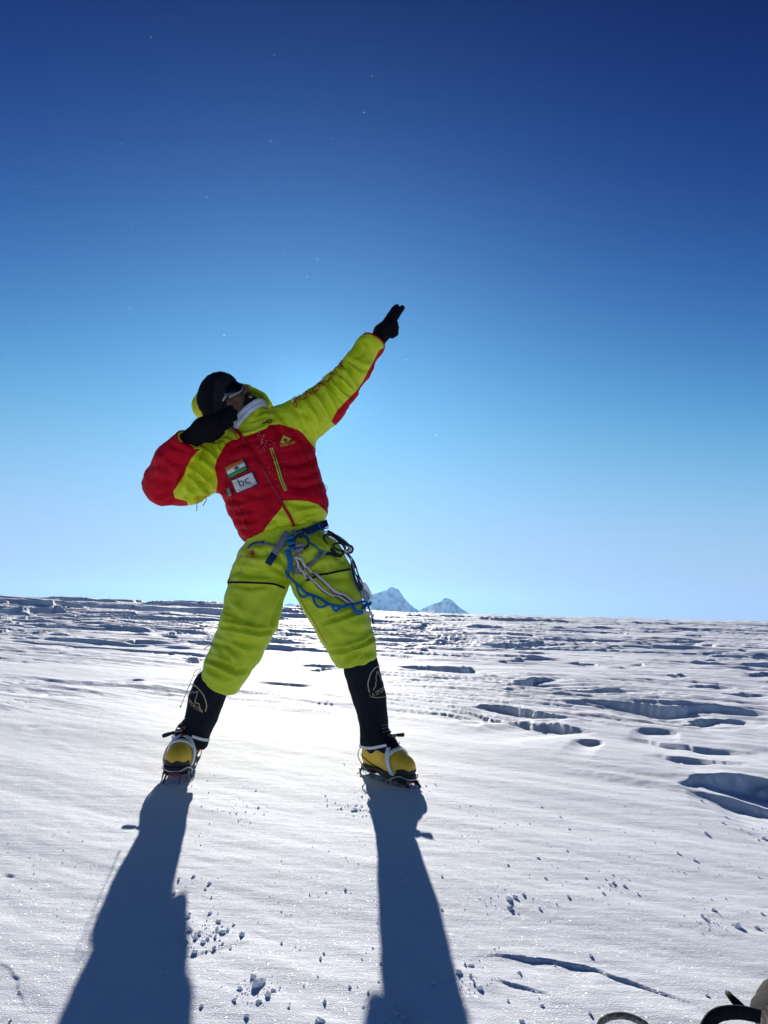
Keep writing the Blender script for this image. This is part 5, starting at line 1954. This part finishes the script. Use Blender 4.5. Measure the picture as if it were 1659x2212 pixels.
buckle((641, 1154), (1, -.2), 18, 9, M_STEEL, .018)
buckle((633, 1157), (.3, 1), 12, 9, M_CGREY, .018)
buckle((652, 1152), (.5, 1), 12, 7, M_CBLACK, .022)
buckle((690, 1203), (-.55, .83), 20, 10, M_CGREY, .017)
# belay loop: standing ring
P, Nn = drape([(647, 1176)], HB, .028)
c = P[0]
ring = np.array([c + CR * .031 * math.cos(a) + CU * .027 * math.sin(a) - CF * (.006 + .006 * math.sin(2 * a)) for a in np.linspace(0, 2 * math.pi, 41)[:-1]])
v, f = tube_geo(ring, 1.0, closed=True, flat=(.0055, .0045), nrm=np.array([-CF] * 40))
mesh_obj('belay_loop', v, f, M_HNAVY, HARN)

# ------------------------------------------------------------------ things hanging from the harness
def hang(pts, lift, n):
    P, Nn = drape(resample(pts, n), HB, lift)
    for _ in range(4):
        P[1:-1] = .25 * P[:-2] + .5 * P[1:-1] + .25 * P[2:]
        Nn[1:-1] = .25 * Nn[:-2] + .5 * Nn[1:-1] + .25 * Nn[2:]
    Nn /= np.linalg.norm(Nn, axis=1, keepdims=True)
    return P, Nn


def sling_piece(name, pts, w, th, mat, parent, lift, n=30, rnd=False):
    P, Nn = hang(pts, lift, n)
    pxs = depth_of(P[n // 2]) / F_PX
    if rnd:
        v, f = tube_geo(P, w * pxs / 2, 8)
    else:
        v, f = tube_geo(P, 1.0, flat=(w * pxs / 2, th), nrm=Nn)
    return mesh_obj(name, v, f, mat, parent, smooth=not rnd or True)


main = [(625, 1188), (626, 1205), (629, 1224), (632, 1240), (640, 1251), (652, 1263), (662, 1273), (673, 1284), (683, 1291), (694, 1298), (708, 1304), (722, 1307), (738, 1308), (754, 1308), (770, 1308), (786, 1305)]
BLUE = sling_piece('sling', main, 6.5, .0022, M_HBLUE, None, .020, 70)
tag(BLUE, 'blue daisy-chain sling with hanging loops, tied to the front of the harness', 'sling')
sling_piece('upper_strand', [(622, 1190), (624, 1212), (629, 1230), (634, 1244)], 9, .0022, M_HBLUE, BLUE, .026, 20)
sling_piece('loop', [(649, 1260), (651, 1270), (655, 1282), (661, 1286), (668, 1286), (674, 1284)], 5.5, .002, M_HBLUE, BLUE, .022, 22)
sling_piece('loop', [(677, 1287), (680, 1296), (686, 1305), (692, 1310), (699, 1310), (710, 1304)], 5.5, .002, M_HBLUE, BLUE, .022, 22)
sling_piece('loop', [(717, 1307), (721, 1313), (727, 1320), (734, 1322), (740, 1318), (745, 1311), (750, 1308)], 5.5, .002, M_HBLUE, BLUE, .022, 22)
sling_piece('loop', [(752, 1311), (762, 1317), (772, 1319), (782, 1317), (789, 1312), (792, 1305)], 9, .002, M_HBLUE, BLUE, .022, 22)
# the knot: three wound turns
kc = drape([(628, 1178)], HB, .024)[0][0]
turns = []
for t in np.linspace(0, 1, 60):
    a = t * 2 * math.pi * 2.6
    turns.append(kc + CU * (.026 - .055 * t) + CR * (.013 * math.cos(a) - .004 + .010 * t) - CF * .013 * math.sin(a))
v, f = tube_geo(np.array(turns), .0075, 8)
mesh_obj('knot', v, f, M_HBLUE, BLUE)
u1 = [(640, 1200), (648, 1208), (658, 1218), (674, 1234), (691, 1250), (707, 1263), (723, 1275), (742, 1289), (762, 1305)]
u2 = [(637, 1202), (644, 1214), (651, 1226), (660, 1238), (669, 1245), (678, 1252), (687, 1262), (697, 1271), (713, 1281), (730, 1292), (754, 1306)]
WHITE = sling_piece('lanyard', u1, 5.4, .0026, M_ROPEW, None, .018, 60)
tag(WHITE, 'white and dark-edged lanyard with a stitched end, crossing the thigh', 'lanyard')
off = lambda L, dx, dy: [(x + dx, y + dy) for x, y in L]
sling_piece('dark_edge', off(u1, -2.0, 2.6), 2.0, .0030, M_ROPED, WHITE, .017, 60)
sling_piece('lower_strand', u2, 4.4, .0026, M_ROPEW, WHITE, .017, 60)
sling_piece('dark_edge', off(u2, -1.6, 2.2), 1.6, .0030, M_ROPED, WHITE, .016, 60)
sling_piece('end_piece', [(775, 1318), (783, 1322), (792, 1326), (801, 1331)], 6, .0026, M_ROPEW, WHITE, .012, 14)
kn = drape([(640, 1188)], HB, .024)[0][0]
turns = np.array([kn + CU * (.014 - .034 * t) + CR * (.010 * math.cos(t * 12) + .006) - CF * .010 * math.sin(t * 12) for t in np.linspace(0, 1, 40)])
v, f = tube_geo(turns, .0078, 8)
mesh_obj('knot', v, f, M_HGREY, WHITE)
for k in range(8):                                # bar-tacks of the stitched end
    t = k / 7
    x, y = 643 + 17 * t, 1212 + 25 * t
    sling_piece('stitch', [(x - 1.5, y - 1.2), (x + 2.8, y - .2)], 1.3, .0012, M_WHITE, WHITE, .0245, 4)
ringc = drape([(799, 1329)], HB, .012)[0][0]
ring = np.array([ringc + CR * (.007 * math.cos(a)) + CU * .016 * math.sin(a) - CF * .006 * math.cos(a) for a in np.linspace(0, 2 * math.pi, 25)[:-1]])
v, f = tube_geo(ring, .0032, 7, True)
mesh_obj('end_ring', v, f, M_ROPEW, WHITE)
NAVYS = sling_piece('strap', [(755, 1217), (757, 1232), (762, 1252), (769, 1268), (778, 1286), (786, 1302), (793, 1318), (799, 1332), (801, 1348)], 8, .0022, M_HNAVY, None, .010, 40)
tag(NAVYS, 'dark navy webbing strap hanging down the outer thigh', 'strap')
sling_piece('strap_end', [(755, 1214), (757, 1219), (759, 1226)], 13, .004, M_CBLACK, NAVYS, .012, 8)


def carabiner(c, major, minor, a, b, rad, mat, label, Yd, gate):
    """D-shaped ring with a gate; c photo centre, major/minor photo directions, a/b half sizes in metres"""
    p = at(c[0], c[1], Yd)
    M = major[0] * CR - major[1] * CU
    M /= np.linalg.norm(M)
    m = minor[0] * CR - minor[1] * CU - .5 * CF
    m -= M * (m @ M)
    m /= np.linalg.norm(m)
    pts = []
    for t in np.linspace(0, 2 * math.pi, 49)[:-1]:
        ct, st = math.cos(t), math.sin(t)
        w = b * (1.0 + .18 * ct)
        pts.append(p + M * a * np.sign(ct) * abs(ct) ** .8 + m * w * np.sign(st) * abs(st) ** .7)
    v, f = tube_geo(np.array(pts), rad, 8, True)
    o = mesh_obj('carabiner', v, f, mat)
    tag(o, label, 'carabiner')
    g0, g1 = p + M * a * .62 - m * b * 1.0, p - M * a * .45 - m * b * .98
    v, f = tube_geo(np.array([g0, g0 * .9 + g1 * .1, g0 * .88 + g1 * .12, g0 * .4 + g1 * .6, g0 * .38 + g1 * .62, g1]), [rad * .9, rad * .9, rad * gate, rad * gate, rad * .9, rad * .9], 10)
    mesh_obj('gate', v, f, mat, o)
    return o


carabiner((722, 1176), (.72, .70), (.7, -.7), .052, .026, .0050, M_CBLACK, 'big black screwgate carabiner clipped at the hip, nearest of the cluster', 2.865, 1.55)
carabiner((731, 1171), (.80, .60), (.6, -.8), .050, .022, .0042, M_CGREY, 'grey carabiner hanging behind the black screwgate one at the hip', 2.905, 1.3)
carabiner((741, 1183), (.97, .25), (.2, -.9), .040, .018, .0046, M_CBLACK, 'small dark carabiner lying across the lower end of the hip cluster', 2.855, 1.5)
wr = at(751, 1185, 2.86)
ring = np.array([wr + CR * .011 * math.cos(a) + CU * .014 * math.sin(a) - CF * .004 * math.sin(a * 2) for a in np.linspace(0, 2 * math.pi, 25)[:-1]])
RGN = tube('rope_ring', ring, .0042, M_ROPEW, None, 8, True)
tag(RGN, 'small white cord ring at the tip of the hip carabiners', 'ring')
P = np.array([at(x, y, Y) for x, y, Y in resample([(708, 1147, 2.88), (718, 1152, 2.865), (730, 1162, 2.86), (742, 1171, 2.86), (753, 1180, 2.865)], 24)])
CRD = tube('cord', P, .0048, M_CBLACK, None, 8)
tag(CRD, 'thick black cord running from the belt to the white ring', 'cord')
for dx, m_, lab in ((0, M_CGREY, 'grey cord loop falling from the white ring to the steel device, inner strand'), (5, M_CBLACK, 'dark cord loop falling from the white ring to the steel device, outer strand')):
    P = np.array([at(x + dx * t, y - dx * .2, Y) for (x, y, Y), t in zip(resample([(744, 1192, 2.86), (752, 1201, 2.862), (759, 1212, 2.866), (764, 1226, 2.87), (769, 1242, 2.875), (777, 1256, 2.88), (786, 1270, 2.88), (793, 1282, 2.88)], 34), np.sin(np.linspace(0.3, 3.0, 34)))])
    o = tube('cord', P, .0030, m_, None, 8)
    tag(o, lab, 'cord')


def plate_obj(name, outline, Y, th, mat, parent=None, yaw=0.0):
    P = np.array([at(x, y, Y) for x, y in outline])
    c = P.mean(0)
    Rz = np.array(Matrix.Rotation(yaw, 3, 'Z'))
    P = c + (P - c) @ Rz.T
    nn = Rz @ (-CF)
    n = len(P)
    v = np.vstack([P + nn * th, P - nn * th])
    Fc = [tuple(range(n)), tuple(range(2 * n - 1, n - 1, -1))] + [(i, (i + 1) % n + 0, (i + 1) % n + n, i + n) for i in range(n)]
    Fc = Fc[:2] + [(q[0], q[3], q[2], q[1]) for q in Fc[2:]]
    return mesh_obj(name, v, Fc, mat, parent, smooth=False)


DEV = plate_obj('ascender', [(783, 1257), (787, 1257), (792, 1262), (800, 1276), (806, 1288), (805, 1292), (801, 1291), (795, 1283), (790, 1277), (784, 1268)], 2.872, .004, M_STEEL, None, .35)
tag(DEV, 'steel rope clamp hanging at the outer thigh, seen against the sky', 'rope clamp')
plate_obj('cam', [(779, 1278), (785, 1273), (792, 1276), (797, 1283), (799, 1292), (795, 1299), (787, 1297), (781, 1290)], 2.868, .009, M_CGREY, DEV, .2)
plate_obj('side_plate', [(768, 1240), (773, 1243), (781, 1262), (785, 1274), (780, 1276), (774, 1262)], 2.872, .004, M_CBLACK, DEV, .2)
tube('axle', np.array([at(789, 1284, 2.85), at(789, 1284, 2.885)]), .0038, M_STEEL, DEV, 10)

# ------------------------------------------------------------------ the pack and rope at the lower right
M_PACKF = bpy.data.materials.new('grey_ripstop')
M_PACKF.use_nodes = True
_t = M_PACKF.node_tree
_b = _t.nodes['Principled BSDF']
_b.inputs['Roughness'].default_value = 0.9
_b.inputs['Specular IOR Level'].default_value = 0.05
_tc = _t.nodes.new('ShaderNodeTexCoord')
_sp = _t.nodes.new('ShaderNodeSeparateXYZ')
_t.links.new(_tc.outputs['UV'], _sp.inputs[0])


def grid_line(sock):
    a = _t.nodes.new('ShaderNodeMath')
    a.operation = 'FRACT'
    _t.links.new(sock, a.inputs[0])
    b2 = _t.nodes.new('ShaderNodeMath')
    b2.operation = 'LESS_THAN'
    b2.inputs[1].default_value = 0.13
    _t.links.new(a.outputs[0], b2.inputs[0])
    return b2.outputs[0]


_mxm = _t.nodes.new('ShaderNodeMath')
_mxm.operation = 'MAXIMUM'
_t.links.new(grid_line(_sp.outputs[0]), _mxm.inputs[0])
_t.links.new(grid_line(_sp.outputs[1]), _mxm.inputs[1])
_mx = _t.nodes.new('ShaderNodeMix')
_mx.data_type = 'RGBA'
_mx.inputs['A'].default_value = (0.02, 0.02, 0.024, 1)
_mx.inputs['B'].default_value = (0.13, 0.125, 0.12, 1)
_t.links.new(_mxm.outputs[0], _mx.inputs['Factor'])
_t.links.new(_mx.outputs['Result'], _b.inputs['Base Color'])
PC = at(1880, 2375, 1.30)
PAX = np.stack([np.array([.94, -.34, 0]), np.array([.34, .94, 0]), np.array([0, 0, 1.0])])


def f_pack(P):
    q = (P - PC.astype(np.float32)) @ PAX.T.astype(np.float32)
    R = np.array([.185, .30, .120], np.float32)
    k = (np.abs(q / R) ** 2.6).sum(-1) ** (1 / 2.6)
    return (k - 1) * .11


PV, PQ = surface(f_pack, PC - np.array([.34, .40, .15]), PC + np.array([.34, .40, .15]), 0.009, smooth=1)
PN_ = vnormals(PV, PQ)
PV = PV + PN_ * (0.006 * noise3(PV * 14, 77) + 0.003 * noise3(PV * 40, 78))[:, None]
ppx = project(PV)
FAB = [(1730, 2110), (1690, 2136), (1668, 2156), (1652, 2176), (1640, 2196), (1634, 2222), (1620, 2300), (1760, 2420), (2300, 2420), (2300, 2090)]
(fv, ft), (kv, kt) = split_mesh(PV, to_tris(PQ), poly_signed(ppx, FAB))
PACK = empty('backpack', (PC[0], PC[1], ground_z(PC[0], PC[1])))
tag(PACK, 'backpack lying on the snow, only its black edge and grey ripstop corner in view', 'backpack')
fo = mesh_obj('fabric_panel', fv, ft, M_PACKF, PACK)
uvl = fo.data.uv_layers.new(name='weave')
loc = (fv - PC) @ PAX.T
li = np.empty(len(fo.data.loops), np.int32)
fo.data.loops.foreach_get('vertex_index', li)
uvl.data.foreach_set('uv', (loc[li][:, [1, 2]] / 0.0062).astype(np.float32).ravel())
mesh_obj('edge_band', kv, kt, M_BLACK, PACK)
B_PACK = bvh_of(PV, to_tris(PQ))
P = np.array([at(1571, 2144, 1.30), at(1578, 2152, 1.29), at(1590, 2166, 1.28), at(1604, 2180, 1.275), at(1614, 2192, 1.27)])
v, f = tube_geo(P, [.55, .9, 1.05, 1.1, 1.1], flat=(.0062, .0035), nrm=np.array([-CF + .3 * CR] * 5))
mesh_obj('strap_end', v, f, M_BLACK, PACK)
tube('strap_snow', np.array([at(1569, 2142, 1.30), at(1572, 2145, 1.298), at(1576, 2149, 1.295)]), np.array([.002, .0045, .003]), M_DUST, PACK, 7)
P = np.array([at(x, y, Y) for x, y, Y in resample([(1515, 2245, 1.22), (1530, 2212, 1.23), (1544, 2196, 1.235), (1566, 2188, 1.24), (1600, 2187, 1.25), (1640, 2195, 1.27)], 20)])
v, f = tube_geo(P, 1.0, flat=(.010, .003), nrm=np.array([(-CF + .4 * CU)] * 20))
mesh_obj('webbing_loop', v, f, M_BLACK, PACK)
M_ROPE = material('speckled_rope', (0.22, 0.20, 0.17), 0.85, bump=(400, 0.8), vary=0.95, vary_scale=330)
arc = [(1286, 2240), (1297, 2211), (1306, 2202), (1317, 2196.5), (1330, 2194), (1344, 2193.5), (1358, 2196), (1372, 2201), (1385, 2208), (1396, 2216), (1412, 2245)]
g = [on_ground(x, 2225)[1] for x, _ in arc]
P = np.array([at(x, y, 1.235 - .02 * math.sin(math.pi * k / 10)) for k, (x, y) in enumerate(arc)])
ROPE = tube('rope', P, .0052, M_ROPE, None, 10, n=50)
tag(ROPE, 'speckled cord standing up in an arc at the bottom edge of the snow', 'rope')

# ------------------------------------------------------------------ loose snow lumps
def lump_mesh(seed):
    bm = bmesh.new()
    bmesh.ops.create_icosphere(bm, subdivisions=2, radius=1.0)
    V = np.array([v.co[:] for v in bm.verts])
    d = 1 + .55 * noise3(V * 1.4 + seed * 7.7, seed) + .34 * noise3(V * 3.4 + seed, seed + 1)
    V = V * d[:, None] * np.array([1, .55 + .06 * (seed % 5), .42 + .07 * (seed % 6)])
    for v, c in zip(bm.verts, V):
        v.co = c
    for f in bm.faces:
        f.smooth = seed % 3 > 0
    me = bpy.data.meshes.new('snow_lump')
    bm.to_mesh(me)
    bm.free()
    me.materials.append(M_LUMP)
    return me


LUMPS = [lump_mesh(s) for s in range(9)]
r3 = [(1080, 630, 25), (1165, 615, 30), (1265, 655, 25), (1240, 690, 18), (1050, 715, 18), (1130, 860, 30), (1265, 835, 25), (1320, 885, 35), (1150, 935, 35), (1340, 950, 45), (1180, 985, 50), (1110, 990, 35), (1250, 990, 30), (1460, 965, 45), (1175, 1070, 35), (1390, 1050, 28), (1290, 1050, 40), (1005, 1190, 22), (1215, 1395, 26), (950, 1450, 20), (1485, 1455, 35), (1050, 890, 20), (1145, 835, 15), (1275, 740, 14), (1310, 930, 30), (1375, 935, 24), (1200, 960, 30), (1225, 1010, 26), (1410, 905, 18), (1130, 1010, 22), (1345, 1020, 24), (1300, 980, 28)]
r3s = [(415, 345, 9), (455, 555, 9), (380, 530, 9), (385, 455, 9), (205, 545, 8), (207, 597, 9), (190, 685, 10), (345, 812, 8), (385, 885, 8), (440, 770, 8), (1200, 368, 9), (1212, 425, 11), (1215, 190, 9), (1560, 200, 12), (1545, 95, 10), (87, 490, 9), (50, 410, 9), (120, 700, 8), (45, 1045, 9), (345, 850, 8), (500, 400, 7), (65, 1480, 18), (1055, 400, 10), (1265, 295, 8), (1180, 400, 7)]
r4 = [(60, 1260, 80), (20, 1220, 45), (110, 1330, 45), (50, 1372, 36), (-60, 1290, 40), (-100, 1360, 34), (140, 1300, 30), (577, 690, 22), (190, 1018, 18), (445, 1078, 22), (427, 1110, 28), (740, 1045, 16), (888, 1122, 22), (897, 1080, 14), (790, 1138, 16), (820, 1195, 14), (777, 1250, 18), (820, 1265, 16), (715, 1315, 26), (235, 1405, 20), (450, 1370, 34), (430, 1485, 45), (400, 1490, 30), (683, 1400, 14), (885, 1440, 45), (925, 1465, 40), (905, 1390, 30), (600, 1280, 20), (325, 1272, 18), (1330, 1150, 36), (1300, 1145, 26), (1330, 1210, 30), (1350, 1250, 28), (1385, 1290, 32), (1260, 1190, 45), (1110, 1255, 36), (1265, 1360, 22), (1050, 1385, 15), (955, 640, 30), (1160, 612, 20), (1160, 815, 14), (1560, 545, 14), (1475, 1050, 14), (1630, 1200, 26), (1555, 1365, 16), (1640, 1490, 26), (1565, 800, 36), (1570, 770, 26), (1600, 740, 36), (1650, 722, 26), (635, 210, 30), (620, 218, 22), (550, 205, 18), (720, 220, 14), (675, 190, 12), (465, 185, 14), (515, 170, 12)]
r4s = [(475, 460, 10), (580, 500, 10), (655, 535, 8), (460, 710, 12), (360, 722, 12), (190, 825, 12), (247, 845, 10), (273, 1037, 9), (300, 1055, 11), (700, 1073, 9), (675, 1110, 10), (730, 1370, 10), (650, 1278, 9), (410, 1215, 12), (1378, 400, 9), (1500, 1040, 8), (190, 520, 8), (405, 610, 7), (377, 435, 7), (767, 890, 9), (590, 520, 7), (1265, 190, 8), (1330, 187, 8), (1365, 248, 9), (1507, 315, 12), (1615, 300, 8), (1520, 180, 7), (65, 1078, 8), (1295, 810, 8), (35, 95, 10), (50, 200, 14), (85, 240, 12)]
r5 = [(258, 200, 18), (430, 338, 20), (415, 470, 16), (235, 515, 18), (50, 560, 14), (283, 640, 18), (960, 425, 16), (1100, 485, 20), (1205, 527, 20), (640, 735, 20), (700, 670, 36), (680, 680, 24), (770, 690, 26), (855, 738, 18), (530, 637, 16), (425, 755, 24), (350, 800, 18), (245, 830, 24), (60, 770, 36), (65, 830, 35), (1320, 835, 40), (1250, 880, 42), (1270, 895, 30), (1470, 940, 46), (1440, 930, 26), (1590, 945, 28), (1620, 860, 25), (560, 1120, 22), (115, 1225, 24), (258, 1430, 24), (555, 1475, 22), (135, 1530, 30), (1280, 1365, 24), (1380, 300, 24), (1275, 365, 28), (1505, 235, 18), (1400, 262, 16), (1250, 165, 24), (1325, 147, 14), (1305, 145, 12), (1600, 635, 16), (1630, 395, 40), (1600, 405, 26), (1560, 335, 12)]
r5s = [(185, 305, 12), (375, 262, 12), (560, 400, 8), (1065, 595, 10), (1105, 597, 9), (1140, 607, 12), (1310, 772, 12), (1395, 765, 13), (1137, 872, 10), (340, 1182, 12), (240, 1380, 12), (50, 1405, 14), (1490, 335, 10), (680, 133, 8), (775, 192, 8), (770, 355, 8), (800, 510, 8), (830, 520, 7), (110, 310, 7), (1420, 548, 7), (1225, 578, 7), (690, 540, 6), (315, 443, 8), (385, 685, 7), (1235, 305, 12), (1050, 575, 6)]
big, small = [], []
for L, dst, cv, grp in ((r3, big, lambda x, y: (.358 * x, 1674 + .358 * y), 0), (r4, big, lambda x, y: (540 + .358 * x, 1674 + .358 * y), 1), (r5, big, lambda x, y: (1080 + .349 * x, 1674 + .349 * y), 2),
                        (r3s, small, lambda x, y: (.358 * x, 1674 + .358 * y), 0), (r4s, small, lambda x, y: (540 + .358 * x, 1674 + .358 * y), 1), (r5s, small, lambda x, y: (1080 + .349 * x, 1674 + .349 * y), 2)):
    for x, y, s in L:
        px, py = cv(x, y)
        dst.append((px, py, s * .355, grp))
ANCH = [((455, 2015), 'trampled patch beside the left leg shadow'), ((560, 2140), 'broken snow between the shadows near the bottom edge'), ((410, 1905), 'scatter just right of the upper left leg shadow'),
        ((690, 2075), 'open snow midway between the two leg shadows'), ((800, 2160), 'snow close left of the lower right leg shadow'), ((870, 2190), 'crumbled edge at the foot of the right leg shadow'),
        ((1015, 2100), 'crumbled start of the curved drift line'), ((765, 1748), 'scatter behind the right heel'), ((930, 1905), 'right leg shadow itself'), ((1100, 1945), 'print at the left end of the right-hand snow'),
        ((1330, 1910), 'chipped print in the middle of the right-hand snow'), ((1200, 1840), 'smooth snow right of the outward-turned boot'), ((1530, 1985), 'chipped print near the right edge of the picture'), ((1470, 1850), 'smooth snow below the big hollow on the right'),
        ((1620, 1810), 'crumbs at the far right edge'), ((1250, 2080), 'snow just above the curved drift line'), ((1160, 2180), 'snow below the curved drift line'), ((1525, 1735), 'rim of the big hollow on the right')]
byanch = {}
for b_ in big:
    k = min(range(len(ANCH)), key=lambda i: (ANCH[i][0][0] - b_[0]) ** 2 + (ANCH[i][0][1] - b_[1]) ** 2)
    byanch.setdefault(k, []).append(b_)
rng = random.Random(11)
n_ = 0
RANK = ['largest', 'second largest', 'third largest']
for k, L in byanch.items():
    for i, (px, py, s, _) in enumerate(sorted(L, key=lambda b: -b[2])):
        h = snow_hit(px, py)
        r = .5 * s * depth_of(h) / F_PX * rng.uniform(.92, 1.05)
        o = bpy.data.objects.new('snow_lump', LUMPS[n_ % len(LUMPS)])
        n_ += 1
        COL.objects.link(o)
        tall = 1.0 if s > 12 else rng.uniform(.9, 1.5)
        o.scale = (r * rng.uniform(.9, 1.15), r * rng.uniform(.85, 1.15), r * tall)
        o.rotation_euler = (rng.uniform(-.4, .4), rng.uniform(-.4, .4), rng.uniform(0, 6.28))
        o.location = (h[0], h[1], h[2] + .16 * r * tall)
        place = ANCH[k][1]
        tag(o, ('%s snow lump in the %s' % (RANK[i], place)) if i < 3 else 'small snow lump in the %s' % place, 'snow lump', 'snow lumps, ' + place)
base = [np.array([v.co[:] for v in m.vertices]) for m in LUMPS]
baseF = [np.array([p.vertices[:] for p in m.polygons]) for m in LUMPS]
# the finer crumbs, too many and too small to count
VV, FF, o_ = [], [], 0
spots = [(px, py, s) for px, py, s, _ in small]
for _ in range(420):
    spots.append((rng.uniform(0, 1659), rng.triangular(1690, 2212, 1900), rng.uniform(1.0, 2.4)))
for cx_, cy_, n_ in ((440, 2020, 90), (560, 2140, 70), (1000, 2110, 40), (870, 2185, 30), (770, 1748, 40), (1335, 1925, 26), (1540, 1990, 30), (1640, 1815, 30), (1085, 1945, 24), (520, 1740, 30), (395, 1692, 34), (860, 1706, 34), (800, 1672, 22)):
    for _ in range(n_):
        spots.append((rng.gauss(cx_, 34), rng.gauss(cy_, 18), rng.uniform(1.2, 4.0)))
for k, (px, py, s) in enumerate(spots):
    if py > 2240 or py < 1400:
        continue
    h = snow_hit(px, py)
    r = .5 * s * depth_of(h) / F_PX
    b_ = base[k % 9] * r * np.array([rng.uniform(.8, 1.2), rng.uniform(.8, 1.2), rng.uniform(.9, 1.6)])
    a_ = rng.uniform(0, 6.28)
    c_, s_ = math.cos(a_), math.sin(a_)
    VV.append(np.stack([b_[:, 0] * c_ - b_[:, 1] * s_, b_[:, 0] * s_ + b_[:, 1] * c_, b_[:, 2]], 1) + np.array([h[0], h[1], h[2] + .35 * r]))
    FF.append(baseF[k % 9] + o_)
    o_ += len(b_)
tag(mesh_obj('snow_crumbs', np.vstack(VV), np.vstack(FF), M_LUMP), 'fine crumbs of loose snow scattered over the foreground', 'snow crumbs', kind='stuff')
# ice crystals drifting in the air
VV, FF, o_ = [], [], 0
fl = [(80, 403), (262, 311), (326, 80), (446, 426), (584, 305), (534, 489), (719, 300), (803, 164), (592, 118), (612, 546), (285, 486), (482, 677), (484, 724), (280, 666), (608, 773), (592, 680), (755, 970), (905, 1212), (790, 853), (663, 598), (1033, 910), (877, 777), (942, 940), (686, 560), (248, 733), (65, 705), (787, 243), (1075, 668), (1115, 952), (845, 1102)]
for k, (px, py) in enumerate(fl):
    p = at(px, py, rng.uniform(1.4, 2.6))
    b_ = base[k % 9] * rng.uniform(.0004, .0012)
    VV.append(b_ + p)
    FF.append(baseF[k % 9] + o_)
    o_ += len(b_)
tag(mesh_obj('ice_crystals', np.vstack(VV), np.vstack(FF), M_ICE), 'tiny sunlit ice crystals drifting in the air', 'ice crystals', kind='stuff')
